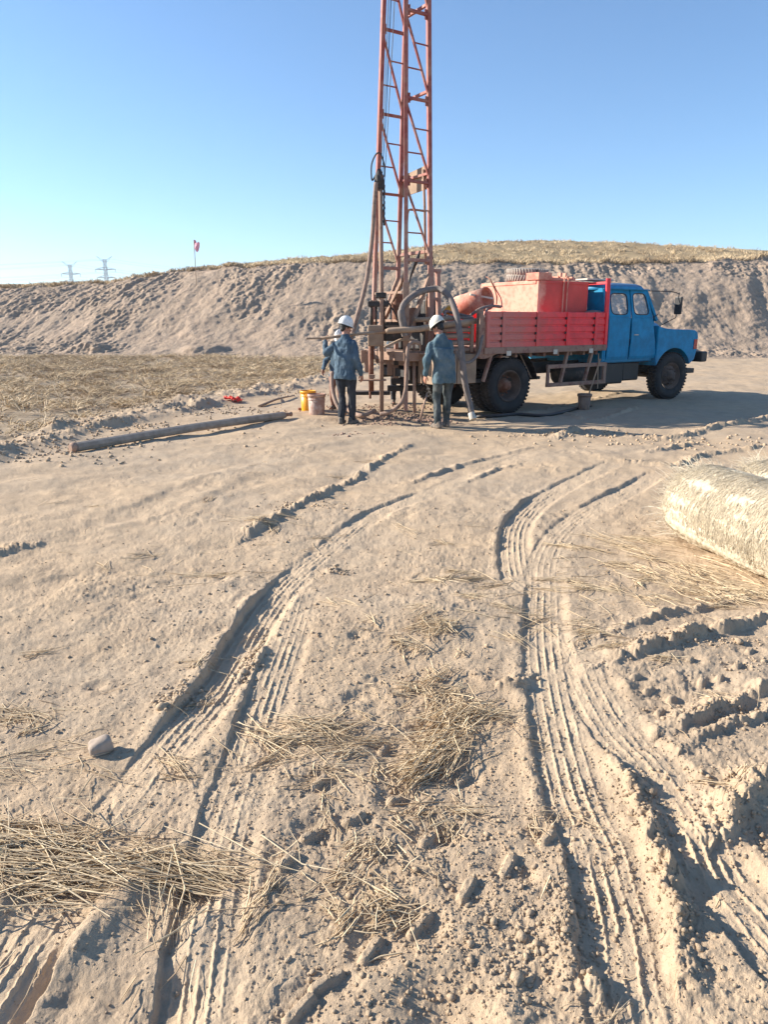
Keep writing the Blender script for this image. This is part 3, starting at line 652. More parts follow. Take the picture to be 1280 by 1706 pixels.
# wheels
def make_wheel(deep):
    tyre = MB(); R0, RI, Wd = .485, .27, .24
    prof = [(RI, -Wd * .36), (RI + .03, -Wd * .46), (RI + .10, -Wd * .54), (R0 - .07, -Wd * .52), (R0 - .02, -Wd * .44), (R0 - .005, -Wd * .30), (R0, 0), (R0 - .005, Wd * .30), (R0 - .02, Wd * .44), (R0 - .07, Wd * .52), (RI + .10, Wd * .54), (RI + .03, Wd * .46), (RI, Wd * .36)]
    tyre.lathe(prof, 48, closed=True)
    for k in range(44):
        a = 2 * math.pi * k / 44
        for s in (-1, 1):
            mt = Matrix.Rotation(a + s * .035, 4, 'Z') @ Matrix.Translation((R0 - .004, 0, s * .062)) @ Matrix.Rotation(s * .35, 4, 'X')
            tyre.box(-.012, .008, -.020, .020, -.055, .055, mt)
    rim = MB()
    if deep:   # rear outer wheel: dish sunk towards the truck
        rim.lathe([(.275, .10), (.268, .115), (.25, .10), (.235, -.02), (.20, -.07), (.13, -.075), (.115, -.06)], 40)
        hub = MB(); hub.lathe([(.13, -.09), (.125, -.02), (.10, .0), (.085, .05), (.075, .075), (.0, .085)], 28)
    else:
        rim.lathe([(.275, .10), (.268, .115), (.25, .09), (.22, .03), (.20, .04), (.17, .085), (.12, .095)], 40)
        hub = MB(); hub.lathe([(.125, .06), (.12, .10), (.085, .115), (.075, .15), (.05, .165), (0, .168)], 28)
    nb = 10; rr = .165 if deep else .15; zz = -.075 if deep else .09
    for k in range(nb):
        a = 2 * math.pi * k / nb; hub.lathe([(.016, zz - .01), (.016, zz + .03), (.010, zz + .035), (0, zz + .035)], 6, Matrix.Translation((rr * math.cos(a), rr * math.sin(a), 0)))
    if deep:
        for k in range(5):
            a = 2 * math.pi * (k + .5) / 5; hub.lathe([(.032, zz + .004), (.03, zz + .006), (0, zz + .001)], 12, Matrix.Translation((.205 * math.cos(a), .205 * math.sin(a), .0)))
    return tyre, rim, hub
def place_wheel(x, y, z, side, deep, steer=0, rz=0):
    t, r, h = make_wheel(deep)
    o = t.build('wheel', M['rubber'], truck, smooth=False)
    for p in o.data.polygons: p.use_smooth = True
    o.matrix_local = Matrix.Translation((x, y, z)) @ Matrix.Rotation(steer, 4, 'Z') @ Matrix.Rotation(R(90) * (1 if side < 0 else -1), 4, 'X') @ Matrix.Rotation(rz, 4, 'Z')
    r.build('rim', M['rim'], o, smooth=True); h.build('hub', M['rust'] if deep else M['rim'], o, smooth=True)
place_wheel(0, -1.0, .49, -1, True, rz=.3); place_wheel(0, 1.0, .49, 1, True, rz=.7)
place_wheel(0, -.70, .49, -1, True, rz=.5); place_wheel(0, .70, .49, 1, True, rz=.1)
place_wheel(4.57, -.98, .48, -1, False, R(-4)); place_wheel(4.57, .98, .48, 1, False, R(-4))
# load bed
f = MB(); f.box(-.68, 2.30, -1.17, 1.17, 1.10, 1.15)
for x in np.linspace(-.55, 2.2, 9): f.box(x - .03, x + .03, -1.1, 1.1, .98, 1.095)
f.build('bed_floor', M['sill'], truck, bevel=.004)
f = MB()
for s in (-1, 1): f.box(-.70, 2.32, s * 1.20 - .03, s * 1.20 + .03, 1.055, 1.165)
f.build('bed_sill', M['sill'], truck, bevel=.006)
ribs_x = [-.64, -.30, .50, 1.24, 1.98, 2.27]
for s in (-1, 1):
    for i in range(5):
        x0, x1 = ribs_x[i] + .035, ribs_x[i + 1] - .035; y = s * 1.19; f = MB()
        f.box(x0, x1, y - .012, y + .012, 1.175, 1.745)
        for z in (1.20, 1.325, 1.45, 1.575, 1.70):
            f.prism([(x0 + .0, z - .045), (x1 - .0, z - .045), (x1 - .0, z + .045), (x0 + .0, z + .045)], y + s * .0125, y + s * .030)
        f.build('side_panel', M['red'], truck, bevel=.008)
    for i, x in enumerate(ribs_x):
        f = MB(); wd = .032; f.box(x - wd, x + wd, s * 1.19 - .02, s * 1.19 + .045 * (1 if s > 0 else 0) + .02 * (s > 0) , 1.165, 1.75) if s > 0 else f.box(x - wd, x + wd, -1.24, -1.17, 1.165, 1.75)
        f.build('side_post', M['red'], truck, bevel=.006)
        if 0 < i < 5:
            f = MB()
            for z in (1.262, 1.388, 1.512, 1.64): f.tube([(x - .05, s * 1.225, z - .02), (x - .05, s * 1.225, z + .02)], .016, 8)
            f.build('hinge', M['black'], truck)
f = MB()
for x in (-.17, .95, 1.88): f.box(x - .05, x + .05, -1.245, -1.235, 1.02, 1.10)
f.build('marker_plate', M['cream'], truck)
f = MB()
for s in (-1, 1): f.bar((2.33, s * 1.17, 1.10), (2.35, s * 1.12, 2.36), .075, .05)
f.bar((2.345, -1.12, 2.28), (2.345, 1.12, 2.28), .045)
for y in (-.35, .4): f.bar((2.34, y, 1.15), (2.345, y, 2.28), .04)
f.bar((2.34, -1.12, 1.74), (2.34, 1.12, 1.74), .04)
f.build('headboard', M['red'], truck, bevel=.004)
f = MB(); f.prism([(-.74, .98), (-.66, .98), (-.42, 1.045), (-.42, 1.05), (-.74, 1.72), (-.80, 1.72), (-.80, 1.0)], -1.20, -1.12)
f.box(-.80, -.70, -1.17, -1.10, 1.0, 1.78); f.box(-.80, -.70, 1.10, 1.17, 1.0, 1.78)
g = MB(); g.bar((-.66, -1.16, .60), (-.50, -1.16, 1.04), .05); g.build('mudguard_stay', M['sill'], truck)
f.build('tail_bracket', M['sill'], truck, bevel=.006)
# mudguards and under-run guard
f = MB(); arc = [(.66 * math.cos(a), .49 + .62 * math.sin(a)) for a in np.linspace(R(8), R(150), 14)]
for a, b in zip(arc[:-1], arc[1:]): f.bar((a[0], -.86, min(a[1], 1.03)), (b[0], -.86, min(b[1], 1.03)), .52, .008)
f.build('mudguard', M['dark'], truck)
f = MB()
f.box(.86, 2.44, -1.17, -1.12, .76, .83); f.box(.86, 2.44, -1.17, -1.12, .43, .50)
f.box(.86, .92, -1.165, -1.125, .50, .76); f.box(2.36, 2.44, -1.165, -1.125, .50, .76)
f.bar((1.22, -1.145, .50), (1.36, -1.145, 1.06), .06, .05); f.bar((1.86, -1.145, .50), (2.02, -1.145, 1.06), .06, .05)
f.build('side_guard', M['sill'], truck, bevel=.005)
f = MB(); f.bar((.30, -1.0, 1.05), (.62, -1.0, .60), .02); f.bar((2.2, -1.15, 1.0), (2.13, -1.25, .35), .016); f.build('brace_rod', M['wood'], truck)
f = MB(); f.tube([(1.55, -.75, .62), (2.15, -.75, .62)], .2, 20); f.build('air_tank', M['dark'], truck, smooth=True, bevel=.02)
f = MB(); f.box(2.5, 3.2, -.95, -.5, .38, .80); f.box(3.25, 3.75, -.9, -.5, .42, .80); f.box(2.45, 3.95, -.98, -.92, .78, .84); f.build('fuel_tank', M['black'], truck, bevel=.03)
f = MB(); f.box(3.4, 5.0, -.38, .38, .5, 1.1); f.build('engine', M['black'], truck, bevel=.05)
# water tank with hatch
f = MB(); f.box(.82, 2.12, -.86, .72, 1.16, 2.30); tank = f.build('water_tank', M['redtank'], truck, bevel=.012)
f = MB(); f.box(.79, 1.12, -.885, -.56, 2.302, 2.43); f.build('hatch', M['orange'], tank, bevel=.006)
f = MB()
for x in (1.43, 1.53): f.tube([(x, -.89, 1.3), (x, -.885, 2.15), (x + .01, -.885, 2.33), (x, -.8, 2.36)], .011, 8, sm=3)
f.tube([(1.46, -.9, 2.33), (1.50, -.9, 2.38), (1.55, -.9, 2.33)], .012, 8, sm=3); f.build('strap', M['orange'], tank)
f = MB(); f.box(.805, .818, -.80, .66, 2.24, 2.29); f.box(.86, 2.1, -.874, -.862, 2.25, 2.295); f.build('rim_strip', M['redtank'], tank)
f = MB(); f.tube([(.80, .55, 2.42), (.78, .40, 2.36), (.80, .30, 2.2), (.76, .18, 2.05), (.74, .15, 1.9)], .014, 8, sm=4); f.build('wire', M['rust'], tank)
f = MB(); f.box(1.28, 2.02, -.62, -.56, 2.33, 2.37); f.box(1.28, 2.02, -.30, -.24, 2.33, 2.37)
for x in (1.35, 1.6, 1.82, 1.97): f.box(x - .03, x + .03, -.6, -.26, 2.372, 2.40)
for x in (1.3, 1.62, 1.75): f.box(x - .02, x + .02, -.63, -.55, 2.38, 2.46)
put_o = f.build('angle_iron_rack', M['orange'], bevel=.004, label='small orange angle-iron rack lying on top of the red water tank', cat='rack'); put_o.matrix_world = TM
# spare tyre on the tank
t, r, h = make_wheel(False)
o = t.build('spare_tyre', M['oldrubber'], label='worn spare tyre lying flat on top of the red water tank', cat='tyre')
for p in o.data.polygons: p.use_smooth = True
o.matrix_world = TM @ Matrix.Translation((1.50, .15, 2.445)) @ Matrix.Rotation(R(3), 4, 'X') @ Matrix.Diagonal((.82, .82, 1.0, 1))
# sack
f = MB(); f.lathe([(0, 0), (.20, .01), (.26, .06), (.24, .14), (.15, .20), (0, .22)], 14); o = f.build('sack', M['hosegrey'], smooth=True, label='grey sack on the bed behind the blue cab', cat='sack')
o.matrix_world = TM @ Matrix.Translation((2.16, -.98, 1.62)) @ Matrix.Scale(.8, 4)
f = MB(); f.box(2.15, 2.29, -1.12, -.85, 1.155, 1.62); o = f.build('wooden_crate', M['wood'], bevel=.01, label='narrow wooden crate under the grey sack behind the cab', cat='crate'); o.matrix_world = TM
# hopper barrel behind the tank
def on_bed(px, py, y): return TI @ WP(px, py, y)
pa, pb = on_bed(762, 512, 13.5), on_bed(813, 497, 13.05); ax = (pb - pa).normalized()
mt = Matrix.Translation(pa) @ ax.to_track_quat('Z', 'Y').to_matrix().to_4x4(); Lh = (pb - pa).length
f = MB(); f.lathe([(0, 0), (.17, .0), (.19, .03), (.20, Lh), (.185, Lh), (.175, .08), (0, .08)], 30, mt); hop = f.build('suction_drum', M['orange'], truck, smooth=True)
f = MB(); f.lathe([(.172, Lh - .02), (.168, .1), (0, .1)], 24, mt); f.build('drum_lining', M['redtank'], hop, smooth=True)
f = MB(); f.bar(mt @ Vector((.17, 0, Lh)), mt @ Vector((-.26, .1, Lh * .75)), .03); f.build('drum_stay', M['cream'], hop)
f = MB(); a = on_bed(742, 522, 13.0); f.lathe([(0, 0), (.06, 0), (.09, .12), (.02, .2), (0, .2)], 12, Matrix.Translation(a) @ Matrix.Rotation(R(60), 4, 'Y')); f.build('yellow_funnel', M['yellow'], truck, smooth=True)
f = MB()
for (px, py) in ((782, 487), (799, 487)): f.bar(on_bed(px, py, 13.9), on_bed(px, 510, 13.9), .02)
f.bar(on_bed(782, 487, 13.9), on_bed(799, 487, 13.9), .02); f.build('tubular_handle', M['cream'], truck)

# ---------------------------------------------------------------- cab
def ring_panel(mb, bl, br, tr, tl, win, n=8, p=5.):
    bl, br, tr, tl = map(Vector, (bl, br, tr, tl)); u0, u1, v0, v1 = win
    P = lambda u, v: (bl * (1 - u) + br * u) * (1 - v) + (tl * (1 - u) + tr * u) * v
    out, inn = [], []
    cor = [(0, 0), (1, 0), (1, 1), (0, 1)]
    for i in range(4):
        for k in range(n):
            t = k / n; u = cor[i][0] * (1 - t) + cor[(i + 1) % 4][0] * t; v = cor[i][1] * (1 - t) + cor[(i + 1) % 4][1] * t
            out.append(P(u, v)); a, b = 2 * u - 1, 2 * v - 1; q = (abs(a) ** p + abs(b) ** p) ** (-1 / p); a *= q; b *= q
            inn.append(P(u0 + (u1 - u0) * (a + 1) / 2, v0 + (v1 - v0) * (b + 1) / 2))
    m = len(out); mb.add(out + inn, [(i, (i + 1) % m, m + (i + 1) % m, m + i) for i in range(m)]); return inn
YB, YT, ZB, ZM, ZT = 1.06, .95, .86, 1.66, 2.19
def yw(z): return YB if z <= ZM else YB + (YT - YB) * (z - ZM) / (ZT - ZM)
cab = MB()
cab.box(2.42, 3.98, -1.0, 1.0, .80, .86)                                    # floor
cab.box(2.40, 2.43, -1.03, 1.03, .86, 1.60)                                 # rear wall below the window
ring_panel(cab, (2.415, -1.03, 1.602), (2.415, 1.03, 1.602), (2.415, .93, 2.2), (2.415, -.93, 2.2), (.2, .8, .2, .8))
cab.box(3.96, 4.0, -.98, .98, .86, 1.62)                                    # firewall
for s in (-1, 1):
    cab.box(2.40, 2.50, s * YB - .02 if s > 0 else -YB, s * YB if s > 0 else -YB + .02, .84, ZM)
    cab.box(2.52, 3.92, *sorted((s * 1.035, s * .99)), .82, .90)            # sill
    for x0, x1 in ((2.42, 2.50), (3.135, 3.185)): 
        cab.bar(((x0 + x1) / 2, s * (YB - .03), .88), ((x0 + x1) / 2, s * (YB - .03), ZM), x1 - x0, .03)
        cab.bar(((x0 + x1) / 2, s * (YB - .03), ZM), ((x0 + x1) / 2, s * (YT - .02), ZT), x1 - x0, .04)
    cab.bar((3.99, s * (YB - .03), 1.60), (3.68, s * (YT - .01), ZT), .05, .06)   # windscreen pillar
cab.bar((3.99, -1.0, 1.62), (3.99, 1.0, 1.62), .06, .06); cab.bar((3.83, 0, 1.66), (3.68, 0, 2.19), .03)
cabo = cab.build('cab', M['blue'], truck, bevel=.008)
def door(x0, x1, x1t, win, s, handle, name='door'):
    mb = MB(); lo = [(x0, s * YB, ZB), (x1, s * YB, ZB), (x1 - (x1 - x1t) * .55, s * YB, ZM), (x0, s * YB, ZM)]
    xm = lo[2][0]; th = .03
    # lower skin with a pressed crease
    zc = 1.24; bul = .018
    r0 = [(x0, s * YB, ZB), (x1, s * YB, ZB)]; xr = x1 + (xm - x1) * (zc - ZB) / (ZM - ZB)
    pts = [(x0, s * (YB - .02), ZB), (x1, s * (YB - .02), ZB), (x1, s * YB, ZB + .06), (x0, s * YB, ZB + .06), (x0, s * (YB + bul), zc), (xr, s * (YB + bul), zc), (x0, s * YB, ZM), (xm, s * YB, ZM)]
    mb.add(pts, [(0, 1, 2, 3), (3, 2, 5, 4), (4, 5, 7, 6)])
    inn = ring_panel(mb, (x0, s * YB, ZM), (xm, s * YB, ZM), (x1t, s * YT, ZT), (x0, s * YT, ZT), win)
    o = mb.build(name, M['blue'], cabo, solid=.028, bevel=.004)
    g = MB(); g.add([Vector(p) - Vector((0, s * .012, 0)) for p in inn], [tuple(range(len(inn)))]); g.build('window_glass', M['glass'], o)
    if handle:
        q = MB(); q.box(x0 + .16, x0 + .40, *sorted((s * (YB + .0175), s * (YB + .022))), 1.10, 1.15); q.build('nameplate', M['hosegrey'], o)
    ga = MB(); ga.tube([Vector(p) + Vector((0, s * .016, 0)) for p in inn] + [Vector(inn[0]) + Vector((0, s * .016, 0))], .009, 6, cap=False); ga.build('window_seal', M['black'], o)
    if handle: 
        h = MB(); h.bar((handle, s * (YB + .035), 1.33), (handle + .11, s * (YB + .035), 1.33), .02, .02); h.bar((handle, s * YB, 1.33), (handle, s * (YB + .035), 1.33), .02); h.build('handle', M['cream'], o)
for s in (-1, 1):
    door(2.515, 3.13, 3.13, (.12, .90, .10, .84), s, None)
    door(3.19, 4.00, 3.66, (.10, .86, .10, .86), s, 3.27)
g = MB(); g.add([(4.0, -.95, 1.64), (4.0, .95, 1.64), (3.70, .88, 2.18), (3.70, -.88, 2.18)], [(0, 1, 2, 3)]); g.build('windscreen', M['glass'], cabo)
# roof, softly crowned
rf = MB(); rows = []
for i, (z, ins) in enumerate(((2.17, .0), (2.21, -.012), (2.26, .03), (2.295, .12), (2.315, .3), (2.32, .55))):
    ring = []; X0, X1, Y1 = 2.36 + ins, 3.74 - ins, 1.0 - ins
    for k in range(40):
        a = 2 * math.pi * k / 40; c, d = math.cos(a), math.sin(a); q = (abs(c) ** 6 + abs(d) ** 6) ** (-1 / 6.)
        ring.append(((X0 + X1) / 2 + c * q * (X1 - X0) / 2, d * q * max(Y1, .3), z))
    rows.append(ring)
vs = sum(rows, []); fs = [(i * 40 + k, i * 40 + (k + 1) % 40, (i + 1) * 40 + (k + 1) % 40, (i + 1) * 40 + k) for i in range(5) for k in range(40)] + [tuple(range(200, 240))]
rf.add(vs, fs); rf.build('roof', M['roofblue'], cabo, smooth=True)
f = MB(); f.tube([(2.36, -1.02, 2.185), (3.70, -1.01, 2.185), (3.78, -.96, 2.175)], .012, 6); f.build('drip_rail', M['blue'], cabo)
f = MB(); f.box(2.2, 2.95, -.75, -.35, 2.345, 2.375); o = f.build('plank', M['cream'], bevel=.005, label='pale plank lying across the blue cab roof and headboard', cat='plank'); o.matrix_world = TM
# seats and steering wheel seen through the glass
f = MB(); f.box(2.55, 3.0, -.9, .9, 1.1, 1.25); f.box(2.5, 2.6, -.9, .9, 1.25, 1.72); f.box(3.2, 3.55, -.9, .9, 1.1, 1.25); f.box(3.18, 3.26, -.9, .9, 1.25, 1.68); f.build('seat', M['dark'], cabo, bevel=.04)
# bonnet
bn = MB(); secs = [(3.98, .66, 1.66, 1.30), (4.25, .62, 1.655, 1.30), (4.55, .58, 1.63, 1.28), (4.80, .53, 1.59, 1.24), (4.93, .49, 1.54, 1.2), (5.0, .46, 1.44, 1.1)]; m = 17; vs = []
for x, hw, zt, zb in secs:
    for k in range(m):
        a = math.pi * k / (m - 1); c, d = math.cos(a), math.sin(a); q = (abs(c) ** 4 + abs(d) ** 4) ** (-.25)
        vs.append((x, c * q * hw, zb + (zt - zb) * d * q))
bn.add(vs, [(i * m + k, i * m + k + 1, (i + 1) * m + k + 1, (i + 1) * m + k) for i in range(5) for k in range(m - 1)] + [tuple(range(5 * m, 6 * m))])
bn.build('bonnet', M['blue'], truck, smooth=True)
f = MB(); f.box(5.03, 5.08, -.47, .47, .95, 1.4)
for z in np.linspace(1.0, 1.35, 7): f.box(5.085, 5.10, -.42, .42, z - .012, z + .012)
f.build('grille', M['black'], truck)
for s in (-1, 1):
    # wing: profile with the wheel arch cut out
    cx, cz, ra = 4.57, .50, .60
    arch = [(cx + ra * math.cos(a), cz + ra * .92 * math.sin(a)) for a in np.linspace(R(22), R(158), 18)]
    top = [(3.985, .86), (3.985, 1.50), (4.08, 1.475), (4.25, 1.445), (4.6, 1.425), (5.0, 1.42), (5.22, 1.405), (5.30, 1.37), (5.335, 1.28), (5.33, 1.0), (5.27, .80), (5.17, .735)]
    poly = top + arch + [(4.01, .735), (3.985, .78)]
    def skin(y, inset): return [(p[0], y, p[1]) for p in poly]
    n = len(poly); y0, y1 = s * 1.085, s * .60
    mid = [(4.57 + (p[0] - 4.57) * .985, s * 1.11, 1.05 + (p[1] - 1.05) * .97) for p in poly]
    wv = MB(); outer = [(p[0], y0, p[1]) for p in poly]; inner = [(p[0], y1, p[1]) for p in poly]
    wv.add(outer + mid, [(i, (i + 1) % n, n + (i + 1) % n, n + i) for i in range(n)] + [tuple(range(n, 2 * n))])
    wv.add(outer + inner, [(i, (i + 1) % n, n + (i + 1) % n, n + i) for i in range(n)] + [tuple(range(n, 2 * n))])
    wg = wv.build('wing', M['blue'], truck, bevel=.012)
    l = MB(); l.box(5.19, 5.30, *sorted((s * 1.113, s * 1.125)), 1.02, 1.22); l.build('side_lamp', M['lamp'], wg, bevel=.004)
    hl = MB(); hl.lathe([(0, 0), (.09, 0), (.1, .04), (.05, .06), (0, .06)], 20, Matrix.Translation((5.335, s * .85, 1.15)) @ Matrix.Rotation(R(90), 4, 'Y')); hl.build('headlight', M['cream'], truck, smooth=True)
    hl = MB(); hl.lathe([(.66, -.02), (.62, .0)], 4)
f = MB(); f.box(5.0, 5.3, -.59, .59, .9, 1.25); f.build('nose_panel', M['blue'], truck, bevel=.03)
f = MB(); f.box(5.50, 5.72, -1.12, 1.12, .74, .96); f.box(5.1, 5.50, -.5, -.42, .76, .9); f.box(5.1, 5.50, .42, .5, .76, .9); f.build('bumper', M['black'], truck, bevel=.03)
f = MB(); f.box(5.2, 5.55, -.95, -.55, .50, .60); f.box(5.2, 5.3, -.8, -.7, .6, .8); f.build('front_step', M['black'], truck, bevel=.01)
# mirror on its arms
f = MB(); f.tube([(3.74, -.97, 2.17), (4.1, -1.22, 2.16), (4.22, -1.33, 2.12)], .009, 6); f.tube([(4.22, -1.33, 2.14), (4.20, -1.32, 1.66), (4.12, -1.08, 1.52)], .010, 6); mir = f.build('mirror_arm', M['black'], truck)
f = MB(); f.box(4.19, 4.24, -1.42, -1.26, 1.72, 2.06); f.build('mirror', M['black'], mir, bevel=.02)
f = MB(); f.tube([(3.80, -1.0, 1.62), (3.95, -1.08, 1.72)], .007, 6); f.build('wiper', M['black'], cabo)

# ---------------------------------------------------------------- tail of the lorry: lockers, rods, frames
f = MB(); f.box(-1.62, -1.20, -1.12, -.6, .58, 1.06); f.build('rear_locker', M['wood'], truck, bevel=.008)
f = MB(); f.box(-1.185, -.78, -1.12, -.6, .58, 1.06); f.build('rear_locker', M['wood'], truck, bevel=.008)
for i, (z, dx) in enumerate(((1.13, 0), (1.24, .03), (1.35, -.02), (1.45, .02), (1.54, 0))):
    f = MB(); f.tube([(-1.45 + dx, -1.02, z), (-.82, -1.02, z)], .038, 10); f.tube([(-1.45 - dx, -.90, z + .02), (-.82, -.90, z + .02)], .035, 10); f.build('rack_pipe', M['mud'], truck, smooth=True)
f = MB(); f.box(-1.7, -.72, -1.0, 1.0, 1.062, 1.09); f.box(-1.75, -.75, -.55, .55, .86, 1.0); f.build('rear_deck', M['mud'], truck, bevel=.006)
f = MB(); f.bar((-.85, -1.06, 1.1), (-.85, -1.06, 1.62), .05); f.bar((-1.5, -1.06, 1.1), (-1.5, -1.06, 1.5), .05); f.bar((-.85, -.2, 1.1), (-.85, -.2, 1.7), .05); f.build('rack_post', M['mud'], truck)
f = MB(); f.tube([(-1.15, -.72, 1.62), (-.95, -.45, 1.75), (-.7, -.4, 1.72), (-.6, -.7, 1.66), (-.8, -.95, 1.64), (-1.1, -.8, 1.66), (-1.0, -.5, 1.7)], .025, 8, sm=5); f.build('coiled_hose', M['hosegrey'], truck, smooth=True)
f = MB(); f.box(-1.2, -.85, -.4, .4, 1.1, 1.5); f.box(-1.25, -.85, .45, .9, 1.1, 1.4); f.build('pump', M['dark'], truck, bevel=.03)
f = MB(); f.lathe([(0, -.2), (.2, -.2), (.2, -.16), (.11, -.14), (.11, .14), (.2, .16), (.2, .2), (0, .2)], 22, Matrix.Translation((-1.35, .12, 1.62)) @ Matrix.Rotation(R(90), 4, 'X')); f.build('winch_drum', M['mud'], truck, smooth=False)
f = MB(); f.box(-1.3, -.95, -.35, .0, 1.5, 1.95); f.box(-1.28, -1.0, .1, .4, 1.5, 1.8); f.tube([(-1.1, -.15, 1.9), (-1.1, -.15, 2.05)], .05, 10); f.build('hydraulic_motor', M['dark'], truck, bevel=.03)

# ---------------------------------------------------------------- mast
U = Vector((math.cos(TH), math.sin(TH), 0)); T = Vector((-math.sin(TH), math.cos(TH), 0))
def project_x(p): 
    zc = p.y * math.cos(PITCH) - (p.z - CAMH) * math.sin(PITCH); return 640 + F_PX * p.x / zc
def solve(p0, d, px):
    lo, hi = 0., 2.
    up = project_x(p0 + d * 2) > project_x(p0)
    for _ in range(40):
        m = (lo + hi) / 2
        if (project_x(p0 + d * m) < px) == up: lo = m
        else: hi = m
    return lo
def near_leg(H): return Vector((.375 - .008 * H, 12.15, H))
b1, b2 = solve(near_leg(2.4), T, 625), solve(near_leg(6.1), T, 638.5); a1, a2 = solve(near_leg(2.4), U, 717), solve(near_leg(6.1), U, 714.5)
def wide(H): return b1 + (b2 - b1) * (H - 2.4) / 3.7
def deep_(H): return a1 + (a2 - a1) * (H - 2.4) / 3.7
def LN(H): return near_leg(H)
def LL(H): return near_leg(H) + T * wide(H)
def LR(H): return near_leg(H) + U * deep_(H)
def LB(H): return LL(H) + U * deep_(H)
TOP = 2.4 + .39 * 18
f = MB(); base = [near_leg(1.02) - T * .1 - U * .05, near_leg(1.02) + T * 1.15 - U * .05, near_leg(1.02) + U * .62 + T * 1.15, near_leg(1.02) + U * .62 - T * .1]
for i in range(4): f.bar(base[i], base[(i + 1) % 4], .12, .14)
mast = wb(f, 'mast', M['mud'], bevel=.008)
def mp(name, a, b, w_, h_=None, mat='mast', tube=False):
    f = MB()
    if tube: f.tube([a, b], w_ / 2, 8)
    else: f.bar(a, b, w_, h_)
    return wb(f, name, M[mat], mast, bevel=0 if tube else .004)
for fn, lo in ((LN, .12), (LL, 1.1), (LR, 1.0), (LB, 1.1)):
    mp('leg', fn(lo), fn(TOP), .066)
mp('leg_collar', LN(1.0), LN(2.2), .10, mat='mud')
for a, b, ph in ((LL, LB, .08), (LN, LR, .15), (LR, LB, .30)):   # the face towards the bore is open
    back = a is LR
    for k in range(6):
        h0 = 2.4 + 1.17 * k + ph; h1 = h0 + 1.17; p, q = a(h1 - .06), b(h0 + .06)
        mp('cross_bar', a(h1), b(h1), .045, .04)
        if k == 0: mp('cross_bar', a(h0), b(h0), .06, .05)
        if h1 <= TOP + .5 and not back:
            mp('diagonal', p, q, .034, .03)
            for t_, left in ((1 / 3, False), (2 / 3, True)):
                hh = h1 - 1.17 * t_; dpt = p + (q - p) * t_; hh = dpt.z
                if back: continue
                mp('rung', a(hh) if left else dpt, dpt if left else b(hh), .024, tube=True)
for k in range(7):
    for fn, ph, dr in ((LN, .15, U), (LR, .15, U * -1), (LL, .08, U)):
        h = 2.4 + 1.17 * k + ph
        if h < TOP: mp('gusset', fn(h - .07) + dr * .05, fn(h + .07) + dr * .05, .010, .05)
# lower frame of the mast
mp('brace', LL(1.2), LN(2.35), .06, mat='mud'); mp('brace', LR(2.35), LN(1.25), .06, mat='mud'); mp('brace', LB(2.35), LL(1.2), .05, mat='mud')
mp('post', near_leg(1.0) + U * .52, near_leg(2.45) + U * .50, .08, mat='mast'); mp('post', near_leg(1.0) + U * .70, near_leg(2.4) + U * .64, .07, mat='mast')
mp('post', near_leg(1.0) + U * .60 + T * .25, near_leg(2.0) + U * .58 + T * .2, .05, mat='mud')
for h in (1.5, 1.95, 2.4): mp('cross_bar', near_leg(h) + U * .50, near_leg(h) + U * .70, .05, mat='mast')
mp('cross_bar', LL(2.05), LN(2.05), .04, mat='mud'); mp('cross_bar', LL(1.6), LN(1.6), .04, mat='mud')
f = MB(); c0 = LB(3.78) * .5 + LR(3.78) * .5; 
f.add([LB(3.62) + U * .03, LR(3.66) + U * .03, LR(4.02) + U * .03, LB(3.95) + U * .03], [(0, 1, 2, 3)]); wb(f, 'guard_plate', M['wood'], mast, solid=.02)
f = MB(); f.tube([LR(2.5) - U * .02 + T * .1, LR(3.4) + T * .14, LR(3.95) + T * .17], .022, 8); f.tube([LN(2.7) + U * .05 + T * .05, LN(3.25) + U * .10 + T * .1, LN(3.32) + U * .2 + T * .1, LN(3.3) + U * .4], .018, 8, sm=3); wb(f, 'stay_tube', M['mud'], mast, smooth=True)
f = MB(); f.tube([WP(700, 418, 12.4), WP(697, 428, 12.4), WP(693, 436, 12.4), WP(684, 462, 12.5), WP(680, 480, 12.5)], [.012, .03, .035, .015, .012], 8); f.tube([WP(719, 420, 12.5), WP(724, 438, 12.5), WP(726, 446, 12.5)], .008, 6); wb(f, 'hydraulic_line', M['black'], mast)
f = MB(); f.box(-.25, .25, -.25, .25, 0, .12, Matrix.Translation(LN(TOP) * .5 + LB(TOP) * .5)); wb(f, 'crown_block', M['mast'], mast)
# ropes
f = MB(); tp = LN(TOP) * .5 + LL(TOP) * .5
sw = WP(632, 300, 12.25)
for dx, e in ((0.0, .0), (.05, .03)): f.tube([tp + Vector((dx, 0, 0)), WP(640 + dx * 60, 200, 12.25), sw + Vector((.02 + e, 0, .1))], .006, 5)
f.tube([tp + Vector((.1, 0, 0)), WP(655, 60, 12.3), WP(645, 230, 12.3), WP(639, 330, 12.3)], .006, 5); wb(f, 'hoist_rope', M['black'], mast)
